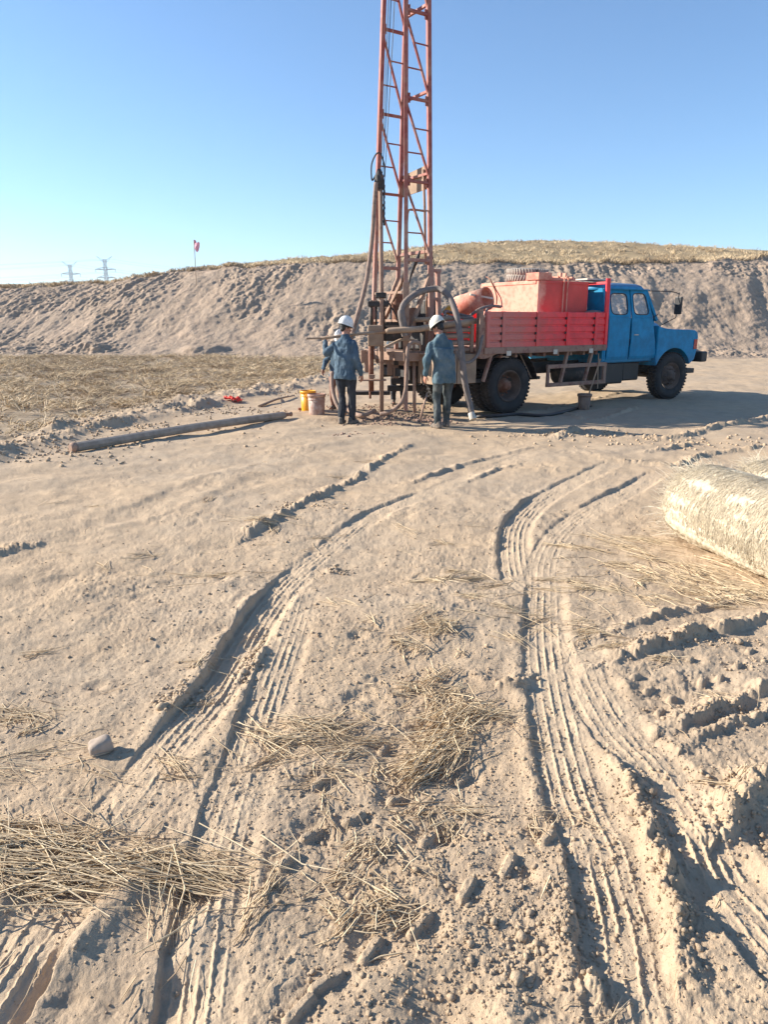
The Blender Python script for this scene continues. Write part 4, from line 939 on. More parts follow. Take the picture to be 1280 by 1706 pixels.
# swivel, kelly, hoses
f = MB(); f.lathe([(0, -.12), (.035, -.12), (.06, -.07), (.075, -.02), (.075, .06), (.05, .1), (.03, .16), (0, .16)], 16, Matrix.Translation(sw)); f.tube([sw + Vector((-.06, 0, .06)), sw + Vector((-.115, 0, .0)), sw + Vector((-.12, 0, .22)), sw + Vector((-.05, 0, .37)), sw + Vector((.02, 0, .38)), sw + Vector((.08, 0, .22)), sw + Vector((.085, 0, .05))], .012, 8, sm=5); f.box(-.075, .085, -.05, .05, -.13, .0, Matrix.Translation(sw)); wb(f, 'swivel', M['dark'])
f = MB(); p0 = sw + Vector((.02, 0, -.1)); f.tube([p0, Vector((-.04 + .0, 12.25, 2.0)), Vector((-.04, 12.25, -.05))], .038, 10); wb(f, 'drill_pipe', M['mud'], smooth=True)
f = MB()
for k in range(16): q = sw + Vector((.075 + .006 * (k % 2), -.03, -.05 - .04 * k)); f.box(-.012, .012, -.012, .012, -.024, .016, Matrix.Translation(q) @ Matrix.Rotation(k * 1.3, 4, 'Z'))
wb(f, 'chain', M['black'])
f = MB(); pts = [sw + Vector((-.05, -.06, -.05)), WP(624, 340, 12.15), WP(620, 400, 12.1), WP(612, 460, 12.0), WP(603, 500, 11.9), WP(590, 545, 11.8), WP(578, 590, 11.75), WP(566, 640, 11.8)]; g1 = Vector(G(575, 685) + (.09,)); g2 = Vector(G(600, 700) + (.08,)); g3 = Vector(G(625, 697) + (.13,)); f.tube(pts + [g1, g2, g3], .036, 10, sm=6); wb(f, 'mud_hose', M['hose'], smooth=True)
f = MB(); f.tube([WP(553, 620, 12.2), WP(554, 650, 12.0), WP(562, 675, 11.8), WP(576, 690, 11.7)], .035, 10, sm=6); wb(f, 'mud_hose', M['hose'], smooth=True)
f = MB(); c = [WP(676, 560, 11.9), WP(672, 540, 11.9), WP(669, 520, 11.9), WP(676, 503, 11.95), WP(697, 488, 12.1), WP(725, 481, 12.2), WP(742, 487, 12.1), WP(755, 507, 11.95), WP(764, 540, 11.8), WP(769, 580, 11.7), WP(774, 630, 11.6), WP(781, 665, 11.6), WP(787, 692, 11.55)]
q = smooth_line(c, 14); f.tube(q, [(.058 if i < 30 else .048) * (1 + .09 * (i % 2)) for i in range(len(q))], 12); wb(f, 'suction_hose', M['hosegrey'], smooth=True)
f = MB(); f.tube([WP(785, 688, 11.55), WP(789, 699, 11.5)], [.055, .06], 14); wb(f, 'hose_coupling', M['cream'], smooth=True, bevel=.005)
f = MB(); f.tube([WP(700, 572, 11.95), WP(688, 570, 11.9), WP(680, 582, 11.85), WP(678, 620, 11.8), WP(676, 650, 11.75), WP(668, 672, 11.7), WP(650, 686, 11.7), WP(634, 690, 11.75)], .034, 10, sm=6); wb(f, 'mud_hose', M['hose'], smooth=True)
f = MB(); f.tube([WP(812, 515, 12.6), WP(806, 540, 12.4), WP(803, 565, 12.2), WP(797, 590, 12.1), WP(782, 604, 12.0), WP(768, 600, 11.9), WP(760, 585, 11.9)], .026, 10, sm=6); wb(f, 'return_hose', M['hosegrey'], smooth=True)
f = MB(); f.tube([WP(835, 511, 12.9), WP(818, 510, 12.8), WP(800, 515, 12.7), WP(782, 528, 12.7), WP(770, 545, 12.6)], .026, 10, sm=6); wb(f, 'return_hose', M['hosegrey'], smooth=True)
# feed frame with rotary head
f = MB()
for px, r_ in ((619, .028), (627, .018), (640, .022)): f.tube([WP(px, 500, 12.35), WP(px, 548, 12.35)], r_, 10)
wb(f, 'guide_column', M['dark'], smooth=True)
f = MB(); f.box(-.20, .15, -.12, .12, -.05, .04, Matrix.Translation(WP(633, 506, 12.35))); f.box(-.06, .12, -.1, .1, .0, .09, Matrix.Translation(WP(632, 497, 12.3))); wb(f, 'yoke_plate', M['dark'], bevel=.015)
f = MB(); f.box(-.13, .13, -.16, .2, -.17, .17, Matrix.Translation(WP(626, 559, 12.3))); wb(f, 'rotary_head', M['wood'], bevel=.02)
f = MB(); f.box(-.17, .24, -.1, .35, -.12, .13, Matrix.Translation(WP(655, 556, 12.45))); f.box(-.1, .3, -.1, .3, -.09, .07, Matrix.Translation(WP(650, 543, 12.5))); wb(f, 'gearbox', M['dark'], bevel=.03)
f = MB(); f.tube([WP(618, 575, 12.4), WP(619, 652, 12.4)], .045, 12); f.tube([WP(617, 652, 12.4), WP(617, 664, 12.4)], .02, 8); wb(f, 'feed_cylinder', M['rust'], smooth=True)
f = MB(); f.tube([WP(629, 575, 12.35), WP(629, 606, 12.35), WP(634, 609, 12.35), WP(638, 604, 12.35), WP(638, 577, 12.35)], .009, 6); f.tube([WP(645, 500, 12.3), WP(662, 528, 12.25), WP(667, 545, 12.2)], .012, 6); f.tube([WP(650, 505, 12.3), WP(653, 540, 12.3)], .008, 6); wb(f, 'hydraulic_line', M['black'])
f = MB(); f.bar(WP(641, 579, 11.9), WP(668, 566, 12.0), .06, .04); f.bar(WP(668, 566, 12.0), WP(690, 567, 12.1), .05, .04); f.bar(WP(641, 578, 11.9), WP(642, 586, 11.9), .04, .03); wb(f, 'lever_arm', M['wood'], bevel=.004)
f = MB(); f.box(-.35, .12, -.1, .1, -.012, .012, Matrix.Translation(WP(632, 633, 12.3))); f.box(-.05, .05, -.04, .04, .0, .06, Matrix.Translation(WP(620, 630, 12.2))); wb(f, 'clamp_plate', M['mud'], bevel=.004)
f = MB(); f.tube([WP(690, 600, 12.2), WP(691, 688, 12.05)], .03, 10); f.tube([WP(690, 570, 12.2), WP(690, 600, 12.2)], .02, 8); f.bar(WP(712, 655, 11.7), WP(700, 700, 11.5), .025); wb(f, 'outrigger_jack', M['mud'], smooth=True)
f = MB(); f.box(-.35, .55, -.1, .3, -.06, .06, Matrix.Translation(WP(690, 602, 12.6))); f.box(-.3, .4, 0, .2, -.05, .05, Matrix.Translation(WP(680, 635, 12.7))); wb(f, 'rear_beam', M['dark'], bevel=.01)
f = MB()
for px, y0, y1 in ((606, 583, 604), (612, 588, 620), (650, 590, 625), (660, 596, 630), (655, 585, 612), (705, 575, 595)): f.box(-.05, .05, -.05, .05, -(y1 - y0) / 190., (y1 - y0) / 190., Matrix.Translation(WP(px, (y0 + y1) / 2, 12.75)))
wb(f, 'valve_block', M['mud'], bevel=.015)
f = MB(); f.box(-.3, .35, -.05, .2, -.03, .03, Matrix.Translation(WP(618, 655, 12.9))); f.box(-.1, .6, 0, .2, -.04, .05, Matrix.Translation(WP(655, 648, 12.9))); wb(f, 'foot_board', M['dark'], bevel=.01)
f = MB(); f.tube([WP(662, 490, 12.5), WP(664, 540, 12.5)], .10, 14); wb(f, 'oil_filter', M['rust'], smooth=True, bevel=.02)

# ================================================================== loose things on the pad
def thing(mb, name, mat, label, cat, **k): return mb.build(name, mat, None, label=label, category=cat, **k)
f = MB(); f.tube([WP(643, 553, 11.85), WP(648, 551, 11.85), WP(700, 548, 11.85), WP(742, 541, 11.95), WP(800, 534, 12.4)], [.04, .05, .05, .05, .05], 10); thing(f, 'drill_rod', M['wood'], 'thick muddy drill rod lying across the rig behind the right hand worker', 'rod', smooth=True)
f = MB(); f.tube([WP(690, 533, 12.1), WP(720, 532, 12.2), WP(760, 530, 12.4)], .04, 10); thing(f, 'drill_rod', M['wood'], 'short muddy drill rod on the rig just above the longer one', 'rod', smooth=True)
f = MB(); f.tube([WP(534, 564, 11.5), WP(590, 557, 11.75), WP(642, 553, 11.95)], .024, 10); wr = thing(f, 'pipe_wrench', M['wood'], 'long muddy wrench bar held by the left worker across the drill pipe', 'wrench', smooth=True)
f = MB(); f.bar(WP(510, 564, 11.45), WP(534, 563.5, 11.5), .055, .03); f.build('jaw', M['wood'], wr, bevel=.008)
# long pipe on the ground
a = Vector(G(127, 752) + (0,)); b = Vector(G(472, 699) + (0,)); ra, rb = gz(a.x, a.y) + .065, gz(b.x, b.y) + .065
f = MB(); f.tube([(a.x, a.y, ra), ((a.x + b.x) / 2, (a.y + b.y) / 2, (ra + rb) / 2 + .02), (b.x, b.y, rb)], .063, 8, sm=4); pp = thing(f, 'drill_pipe', M['clay'], 'long muddy drill pipe lying on the sand at the left', 'pipe', bevel=.006)
d = (b - a).normalized(); f = MB(); e = Vector((b.x, b.y, rb)); f.tube([e, e + d * .05, e + d * .052, e + d * .15, e + d * .19], [.058, .045, .03, .03, .04], 12); f.build('threaded_end', M['mud'], pp, smooth=True)
e = Vector((a.x, a.y, ra)); f = MB(); f.tube([e - d * .005, e - d * .04, e - d * .08], [.062, .07, .045], 12); f.build('mud_plug', M['mud'], pp, smooth=True)
# rock
bm = bmesh.new(); bmesh.ops.create_icosphere(bm, subdivisions=4, radius=1)
for v in bm.verts:
    c = v.co; q = (abs(c.x) ** 3.2 + abs(c.y) ** 3.2 + abs(c.z) ** 3.2) ** (-1 / 3.2); k = q * (1 + .05 * math.sin(c.x * 3 + 1) * math.cos(c.y * 4) + .03 * math.sin(c.z * 7 + c.x * 5))
    v.co = Vector((c.x * .044 * k, c.y * .035 * k, c.z * .033 * k * (1 + .12 * c.x)))
me = bpy.data.meshes.new('rock'); bm.to_mesh(me); bm.free(); me.materials.append(M['stone'])
for p in me.polygons: p.use_smooth = True
o = bpy.data.objects.new('rock', me); put(o, label='smooth grey rock sitting alone on the sand at the left', cat='rock'); gx, gy = G(168, 1252); o.location = (gx, gy, gz(gx, gy) + .026); o.rotation_euler = (.1, -.15, .5)
# buckets
def bucket(px, py, r_, h, mat, rimmat, label, flare=1.12, bail=True):
    gx, gy = G(px, py); t = empty('bucket', (gx, gy, gz(gx, gy) - .01), rng.uniform(0, 3), label=label, category='bucket')
    f = MB(); f.lathe([(0, 0), (r_ * .97, 0), (r_, .01), (r_ * flare, h), (r_ * flare - .006, h), (r_ * .97 - .004, .03), (0, .025)], 32); f.build('pail', mat, t, smooth=True)
    f = MB(); f.lathe([(r_ * flare + .001, h - .045), (r_ * flare + .009, h - .045), (r_ * flare + .011, h - .01), (r_ * flare + .006, h + .003), (r_ * flare - .004, h + .003), (r_ * flare - .004, h - .01)], 32)
    f.lathe([(r_ * 1.09, h * .72), (r_ * 1.09 + .007, h * .73), (r_ * 1.09 + .007, h * .75), (r_ * 1.095, h * .76)], 32); f.build('rim', rimmat, t, smooth=True)
    if bail:
        f = MB(); R1 = r_ * flare + .012; f.tube([(R1 * math.cos(a), -R1 * math.sin(a) * .55 - .02, h - .06 - R1 * .75 * math.sin(a)) for a in np.linspace(0, math.pi, 12)], .003, 6); f.build('wire_handle', M['dark'], t)
    return t
bucket(514, 685, .125, .36, M['yellow'], M['yellow'], 'yellow and orange plastic bucket behind the stained pail', 1.1)
bucket(528, 691, .135, .36, M['pail'], M['pail'], 'stained pinkish bucket standing in front of the yellow one')
bucket(973, 684, .10, .29, M['oldpail'], M['oldpail'], 'old brown bucket standing in the shade beside the lorry', 1.22, False)
f = MB(); a = WP(977, 672, 13.25); b = WP(1001, 598, 13.35); f.tube([a, b], .014, 8); sh = thing(f, 'shovel', M['wood'], 'shovel leaning from the brown bucket against the lorry', 'shovel')
f = MB(); f.bar(a + Vector((0, 0, -.06)), a + Vector((.01, 0, .06)), .13, .008); f.build('blade', M['rust'], sh)
gx, gy = G(506, 684); f = MB(); f.box(-.1, .1, -.05, .05, 0, .05); o = thing(f, 'brick', M['rust'], 'small dark brick on the sand left of the buckets', 'brick', bevel=.006); o.location = (gx, gy, gz(gx, gy) - .005); o.rotation_euler = (0, 0, .2)
# red rag
gx, gy = G(389, 671); g_ = 20; xs, ys = np.meshgrid(np.linspace(-.17, .17, g_), np.linspace(-.12, .12, g_)); xs = xs.ravel(); ys = ys.ravel()
z = ground_h(gx + xs, gy + ys) + .02 + .07 * np.abs(fbm(xs * 9, ys * 9, 301, 3)) + .05 * np.exp(-((xs / .08) ** 2 + (ys / .06) ** 2)); wx = xs + .03 * pn(xs * 12, ys * 12, 305)
i = np.arange(g_ - 1)[:, None] * g_; j = np.arange(g_ - 1)[None]
npmesh('rag', np.stack([gx + wx, gy + ys * (1 + .2 * np.sin(xs * 30)), z], 1), np.stack([i + j, i + j + 1, i + j + g_ + 1, i + j + g_], -1).reshape(-1, 4), M['rag'], True, label='crumpled red rag on the dirt beyond the long pipe', cat='rag')
# branch
gx, gy = G(432, 677); gx2, gy2 = G(490, 662); f = MB(); f.tube([(gx, gy, gz(gx, gy) + .02), ((gx + gx2) / 2, (gy + gy2) / 2 - .05, gz((gx + gx2) / 2, (gy + gy2) / 2) + .06), (gx2, gy2, gz(gx2, gy2) + .03)], [.03, .022, .012], 8, sm=4)
f.tube([((gx + gx2) / 2, (gy + gy2) / 2, .05), (gx2 - .3, gy2 - .25, .03)], [.02, .01], 6); thing(f, 'dead_branch', M['wood'], 'grey dead branch on the dirt right of the red rag', 'branch', smooth=True)
# hose along the ground in the shade
pts = []
for px, py in ((795, 696), (830, 697), (862, 694), (900, 696), (930, 692), (958, 685), (985, 676)): x, y = G(px, py); pts.append((x, y, gz(x, y) + .025))
f = MB(); f.tube(pts, .028, 10, sm=6); thing(f, 'ground_hose', M['black'], 'black hose lying on the ground in the shade of the lorry', 'hose', smooth=True)
# flag on the bank
fx, fy, fz = WP(326, 462, 37.2); f = MB(); f.tube([(fx, fy, fz - .4), (fx + .03, fy, fz + 1.75)], .018, 8); fl = thing(f, 'flag', M['wood'], 'pink flag on a thin pole at the crest of the bank', 'flag')
g_ = 14; u, v = np.meshgrid(np.linspace(0, 1, g_), np.linspace(0, 1, g_)); u = u.ravel(); v = v.ravel()
V = np.stack([fx + .03 + u * .26 * (1 - .3 * v), fy + .08 * np.sin(u * 7 + v * 3), fz + 1.72 - v * .42 - u * .14 + .05 * np.sin(u * 9)], 1); i = np.arange(g_ - 1)[:, None] * g_; j = np.arange(g_ - 1)[None]
npmesh('flag_cloth', V, np.stack([i + j, i + j + 1, i + j + g_ + 1, i + j + g_], -1).reshape(-1, 4), M['pink'], True, parent=fl)

# ================================================================== pylons and wires
def pylon(px, ptop, dist, Ht, label):
    p = WP(px, ptop, dist); x0, z1 = p.x, p.z; z0 = z1 - Ht
    t = empty('pylon', (x0, dist, z0), 0, label=label, category='pylon', group='power pylons beyond the field')
    f = MB(); w0, w1 = 5.0, 1.2; r_ = .24
    def cn(h): 
        q = h / (Ht - 4); ww = w0 + (w1 - w0) * min(1, q / .75) if q < .75 else w1; return ww
    hs = [0, 8, 15, 21, 26, 31, 35, 39, 43, 47, 51, Ht - 4]
    hs = [h for h in hs if h <= Ht - 4]
    for a, b in zip(hs[:-1], hs[1:]):
        A, B = cn(a), cn(b)
        for sx, sy in ((1, 1), (1, -1), (-1, 1), (-1, -1)):
            f.bar((sx * A, sy * A, a), (sx * B, sy * B, b), r_ * 1.5)
        for sy in (1, -1): f.bar((-A, sy * A, a), (B, sy * B, b), r_); f.bar((A, sy * A, a), (-B, sy * B, b), r_)
        f.bar((-B, -B, b), (B, -B, b), r_); f.bar((-B, B, b), (B, B, b), r_)
    f.build('tower', M['steelgrey'], t)
    for hgt, ln in ((Ht - 21, 8.5), (Ht - 13.5, 9.5)):
        for s in (-1, 1):
            g = MB()
            for sy in (-1, 1): g.bar((s * w1, sy * w1, hgt), (s * ln, 0, hgt + .8), r_); g.bar((s * w1, sy * w1, hgt + 2.6), (s * ln, 0, hgt + .8), r_)
            g.bar((s * ln, 0, hgt + .8), (s * ln, 0, hgt - 2.2), r_ * 1.4); g.bar((s * w1, 0, hgt + .8), (s * ln, 0, hgt + .8), r_ * 2.4); g.build('cross_arm', M['steelgrey'], t)
    for s in (-1, 1):
        g = MB(); g.bar((s * w1, 0, Ht - 4.5), (s * 7.5, 0, Ht - 1), r_ * 1.2); g.bar((s * w1, 0, Ht - 7), (s * 7.5, 0, Ht - 1), r_); g.build('horn_arm', M['steelgrey'], t)
    return Vector((x0, dist, z0)), Ht
P1 = pylon(115, 434, 760, 62, 'left and slightly shorter of the two distant lattice pylons')
P2 = pylon(173, 425, 720, 64, 'right and taller of the two distant lattice pylons')
def wire(a, b, sag, r_, label):
    pts = [a.lerp(b, t) - Vector((0, 0, sag * 4 * t * (1 - t))) for t in np.linspace(0, 1, 22)]; f = MB(); f.tube(pts, r_, 4, cap=False)
    return f
for (base, Ht), far, lb in ((P1, Vector((-1000, 660, 0)), 'left'), (P2, Vector((-980, 560, 0)), 'right')):
    f = MB()
    for hgt, off in ((Ht - 21, 8.5), (Ht - 13.5, 9.5), (Ht - 2, 9)):
        for s in (-1, 1):
            a = base + Vector((s * off, 0, hgt - 2)); b = Vector((far.x + s * off * .3, far.y, base.z + hgt - 2)); f.v += []; w2 = wire(a, b, 14, .07, ''); f.add(w2.v, w2.f)
            c = a + Vector((330, 60, 0)); w2 = wire(a, c, 12, .07, ''); f.add(w2.v, w2.f)
    thing(f, 'power_line', M['steelgrey'], f'thin power cables strung from the {lb} distant pylon', 'cable')
# ================================================================== people
def ell(mb, c, r, n=14, rot=None):
    mt = Matrix.Translation(c) @ (rot or Matrix.Identity(4)); prof = [(math.sin(t) , -math.cos(t)) for t in np.linspace(0.001, math.pi - .001, 10)]
    vs = []; fs = []
    for a, b in prof:
        for k in range(n): q = 2 * math.pi * k / n; vs.append(mt @ Vector((a * math.cos(q) * r[0], a * math.sin(q) * r[1], b * r[2])))
    for i in range(9):
        for k in range(n): fs.append((i * n + k, i * n + (k + 1) % n, (i + 1) * n + (k + 1) % n, (i + 1) * n + k))
    fs.append(tuple(range(n))[::-1]); fs.append(tuple(range(9 * n, 10 * n))); mb.add(vs, fs)
def limb(mb, pts, rs, n=12):
    mb.tube(pts, rs, n, sm=4)
    for p, r_ in ((pts[0], rs[0]), (pts[-1], rs[-1])): ell(mb, Vector(p), (r_, r_, r_), 10)
def loft(mb, rings, n=20):
    vs = []; fs = []
    for c, rx, ry, rot in rings:
        for k in range(n):
            a = 2 * math.pi * k / n; q = (abs(math.cos(a)) ** 2.6 + abs(math.sin(a)) ** 2.6) ** (-1 / 2.6); x, y = rx * q * math.cos(a), ry * q * math.sin(a)
            vs.append((c[0] + x * math.cos(rot) - y * math.sin(rot), c[1] + x * math.sin(rot) + y * math.cos(rot), c[2]))
    m = len(rings)
    for i in range(m - 1):
        for k in range(n): fs.append((i * n + k, i * n + (k + 1) % n, (i + 1) * n + (k + 1) % n, (i + 1) * n + k))
    fs.append(tuple(range(n))[::-1]); fs.append(tuple(range((m - 1) * n, m * n))); mb.add(vs, fs)
def hand(mb, wrist, d, pn_, side, curl=.5, s=1.):
    """palm, four fingers of different lengths bent at the knuckles, thumb from the side of the palm"""
    wrist = Vector(wrist); d = Vector(d).normalized(); nrm = Vector(pn_); nrm = (nrm - d * nrm.dot(d)).normalized(); lat = d.cross(nrm) * side
    for k in range(4):
        o = (k - 1.5) * .021 * s
        a = wrist + lat * o * .7; b = wrist + d * .085 * s + lat * o; mb.tube([a, b], [.014 * s, .012 * s], 8)
        ln = (.072, .08, .075, .058)[k] * s; p = b; dd = d.copy(); pts = [p - d * .01]
        for j, fr in enumerate((.45, .32, .23)):
            dd = (dd + nrm * curl * (.55 + .25 * j)).normalized(); pts.append(p); p = p + dd * ln * fr
        pts.append(p); mb.tube(pts, [.0105 * s, .0105 * s, .0095 * s, .0085 * s, .007 * s][:len(pts)], 8)
    a = wrist + d * .025 * s - lat * .03 * s; b = a + (d * .6 - lat * .7 + nrm * .3).normalized() * .04 * s; c = b + (d * .9 - lat * .1 + nrm * .4).normalized() * .035 * s; mb.tube([wrist + d * .01, a, b, c], [.013 * s, .014 * s, .012 * s, .009 * s], 8)
WT = bpy.data.textures.new('wrinkles', 'CLOUDS'); WT.noise_scale = .09; WT.noise_depth = 2
WT2 = bpy.data.textures.new('folds', 'CLOUDS'); WT2.noise_scale = .22; WT2.noise_depth = 1
def finish(o, voxel, wrinkle=0, fold=0):
    q = o.modifiers.new('r', 'REMESH'); q.mode = 'VOXEL'; q.voxel_size = voxel; q.use_smooth_shade = True
    q = o.modifiers.new('sm', 'SMOOTH'); q.iterations = 2 if wrinkle else 1; q.factor = .5
    if wrinkle:
        for tx, st in ((WT2, fold), (WT, wrinkle)):
            q = o.modifiers.new('d', 'DISPLACE'); q.texture = tx; q.strength = st; q.mid_level = .5; q.texture_coords = 'LOCAL'
def person(px, py, rz, P, label, jacket='denim', pants='trouser', scale=.935, zoff=0.0, helmet='helmet'):
    gx, gy = G(px, py); t = empty('person', (gx, gy, gz(gx, gy) + zoff), rz, label=label, category='person'); t.scale = (scale * .93, scale * .93, scale)
    V = Vector; lean = P.get('lean', (0, 0)); hip = V((0, 0, .93)); tw = P.get('twist', 0)
    ch = hip + V((lean[0] * .6, lean[1] * .6, .34)); nk = hip + V((lean[0], lean[1], .53)); hd = nk + V(P.get('head', (0, .035, .135)))
    ht = P.get('turn', 0); hn = P.get('nod', 0)
    HR = Matrix.Translation(hd) @ Matrix.Rotation(ht, 4, 'Z') @ Matrix.Rotation(-hn, 4, 'X')
    sh = [nk + V((-.175 * math.cos(tw), -.20 * math.sin(tw), -.125)), nk + V((.175 * math.cos(tw), .20 * math.sin(tw), -.105))]
    el = [V(P['elL']), V(P['elR'])]; wr_ = [V(P['wrL']), V(P['wrR'])]
    hp = [hip + V((-.095, 0, -.03)), hip + V((.095, 0, -.03))]; kn = [V(P['knL']), V(P['knR'])]; an = [V(P['anL']), V(P['anR'])]
    body = MB()
    loft(body, [(hip + V((0, 0, -.1)), .13, .09, 0), (hip + V((0, 0, .06)), .13, .09, 0), (ch, .13, .08, tw), (nk + V((0, 0, -.14)), .12, .06, tw), (nk + V((0, 0, -.06)), .055, .05, tw)])
    limb(body, [nk + V((0, -.005, -.04)), nk.lerp(hd, .6) + V((0, -.01, 0))], [.058, .054])
    # head: skull, jaw, nose, ears
    def hpnt(x, y, z): return HR @ V((x, y, z))
    ell(body, hpnt(0, -.01, .03), (.076, .095, .095), 18, Matrix.Rotation(ht, 4, 'Z')); ell(body, hpnt(0, .025, -.045), (.058, .066, .068), 16, Matrix.Rotation(ht, 4, 'Z'))
    body.tube([hpnt(0, .078, .02), hpnt(0, .104, -.022), hpnt(0, .092, -.034)], [.008, .014, .010], 8); ell(body, hpnt(0, .075, .028), (.055, .02, .012), 12, Matrix.Rotation(ht, 4, 'Z'))
    ell(body, hpnt(0, .086, -.062), (.024, .010, .009), 10, Matrix.Rotation(ht, 4, 'Z'))
    for s in (-1, 1): ell(body, hpnt(s * .078, -.005, -.008), (.010, .018, .03), 10, Matrix.Rotation(ht, 4, 'Z'))
    for i, s in ((0, -1), (1, 1)):
        limb(body, [sh[i] - V((0, 0, .03)), el[i], wr_[i]], [.034, .034, .026]); limb(body, [hp[i], kn[i], an[i]], [.08, .055, .038])
        hand(body, wr_[i], P['hd' + 'LR'[i]], P.get('pn' + 'LR'[i], (-s, 0, 0)), s, P.get('curl', .5))
        ell(body, an[i] + V((0, .06, -.05)), (.04, .11, .03), 12)
    b = body.build('body', M['skin'], t); finish(b, .0065)
    for s in (-1, 1):
        e = MB(); ell(e, hpnt(s * .030, .079, .008), (.011, .009, .008), 10); e.build('eye', M['cream'], b)
    h = MB(); ell(h, hpnt(0, -.018, .035), (.083, .098, .092), 18, Matrix.Rotation(ht, 4, 'Z')); ell(h, hpnt(0, -.055, -.02), (.066, .05, .05), 16, Matrix.Rotation(ht, 4, 'Z')); ho = h.build('hair', M['hair'], b); finish(ho, .01)
    # helmet
    f = MB(); R0 = HR @ Matrix.Translation((0, -.012, .062)) @ Matrix.Rotation(R(-6), 4, 'X') @ Matrix.Diagonal((.93, 1.12, 1, 1))
    f.lathe([(.122, -.008), (.124, .0), (.122, .03), (.113, .068), (.09, .105), (.05, .127), (.0, .134)], 32, R0)
    f.lathe([(.118, .0), (.14, -.012), (.142, -.017), (.118, -.009)], 32, R0 @ Matrix.Translation((0, .008, 0)))
    hel = f.build('helmet', M[helmet], t, smooth=True)
    f = MB(); f.tube([R0 @ V((0, .105 * math.cos(a) , .01 + .13 * math.sin(a))) for a in np.linspace(.35, 2.8, 12)], .011, 8)
    for s in (-1, 1): f.tube([R0 @ V((s * .045, .098 * math.cos(a), .01 + .118 * math.sin(a))) for a in np.linspace(.45, 2.7, 12)], .006, 6)
    f.build('ridge', M[helmet], hel, smooth=True)
    f = MB(); f.lathe([(.119, -.028), (.121, -.005), (.116, -.005), (.114, -.028)], 32, R0); f.build('sweat_band', M['black'], hel, smooth=True)
    # jacket
    j = MB(); hem = P.get('hem', .78)
    loft(j, [((hip.x, hip.y, hem), .195, .145, tw * .5), ((hip.x, hip.y, hem + .05), .20, .15, tw * .5), (hip + V((0, 0, .08)), .195, .14, tw * .6), (ch, .205, .14, tw), (nk + V((0, 0, -.17)), .215, .13, tw), (nk + V((0, -.01, -.10)), .19, .115, tw), (nk + V((0, -.01, -.045)), .12, .09, tw), (nk + V((0, -.01, -.01)), .08, .075, tw), (nk + V((0, -.012, .02)), .066, .068, tw), (nk + V((0, -.012, .04)), .068, .07, tw)], 26)
    for i in (0, 1):
        w2 = wr_[i] - (wr_[i] - el[i]).normalized() * .01
        limb(j, [sh[i] + V((0, 0, -.015)), el[i].lerp(sh[i], .5), el[i], w2.lerp(el[i], .4), w2], [.072, .070, .060, .056, .047])
    jo = j.build('jacket', M[jacket], t); finish(jo, .010, .03, .065)
    # trousers
    tr_ = MB(); loft(tr_, [(hip + V((0, 0, -.16)), .16, .115, 0), (hip + V((0, 0, -.06)), .17, .125, 0), (hip + V((0, 0, .06)), .16, .115, 0)])
    for i in (0, 1): limb(tr_, [hp[i], hp[i].lerp(kn[i], .5), kn[i], kn[i].lerp(an[i], .5), an[i] + V((0, -.005, .03))], [.098, .094, .075, .072, .064])
    to = tr_.build('trousers', M[pants], t); finish(to, .010, .02, .045)
    for i in (0, 1):
        f = MB(); a = an[i]; yaw = P.get('toe', (0.12, -.12))[i]; rt = Matrix.Translation(a) @ Matrix.Rotation(yaw, 4, 'Z')
        loft_r = [(V((0, .03, -.085)), .052, .14, 0), (V((0, .03, -.06)), .053, .142, 0), (V((0, .02, -.03)), .048, .125, 0), (V((0, -.015, .0)), .045, .075, 0), (V((0, -.025, .05)), .042, .052, 0)]
        g2 = MB(); loft(g2, loft_r); f.add(g2.v, g2.f, rt); so_ = f.build('shoe', M['boot'], t); q = so_.modifiers.new('s', 'SUBSURF'); q.levels = q.render_levels = 2
        for p in so_.data.polygons: p.use_smooth = True
    return t
person(576, 706, R(-26), dict(lean=(.0, .02), turn=R(-45), nod=R(12), elL=(-.36, -.04, 1.19), wrL=(-.44, .06, 1.38), hdL=(-.1, .7, .5), pnL=(1, 0, -.3), elR=(.25, -.03, 1.09), wrR=(.27, .12, .86), hdR=(.05, .25, -1), pnR=(-1, 0.2, 0),
    knL=(-.09, .04, .50), anL=(-.085, .0, .085), knR=(.10, .07, .50), anR=(.09, .10, .085), hem=.77, toe=(.1, -.3)), 'worker in blue jacket and white helmet beside the two buckets, holding the wrench bar')
person(738, 714, R(22), dict(lean=(-.03, .10), turn=R(35), nod=R(28), head=(-.02, .06, .125), elL=(-.30, .04, 1.10), wrL=(-.28, .14, .86), hdL=(-.1, .3, -1), pnL=(1, .2, 0), elR=(.24, .2, 1.12), wrR=(.16, .42, 1.05), hdR=(-.1, 1, 0), pnR=(-1, 0, -.2),
    knL=(-.10, .05, .50), anL=(-.11, .0, .085), knR=(.11, .07, .50), anR=(.13, .12, .085), hem=.73, toe=(.25, -.1)), 'worker in blue jacket and white helmet seen from behind beside the curved grey hose', jacket='denimdark', pants='trousergreen', helmet='oldhelmet')
person(564, 683, R(150), dict(lean=(-.24, .16), turn=R(0), nod=R(35), head=(-.02, .10, .10), elL=(-.27, .1, 1.08), wrL=(-.24, .25, .86), hdL=(0, .4, -1), elR=(.27, .1, 1.08), wrR=(.25, .25, .9), hdR=(0, .4, -1), knL=(-.10, .08, .50), anL=(-.12, .0, .085), knR=(.11, .08, .50), anR=(.12, .05, .085), hem=.74),
    'worker in brown trousers mostly hidden behind the man with the wrench bar', pants='brownpants', scale=.82)
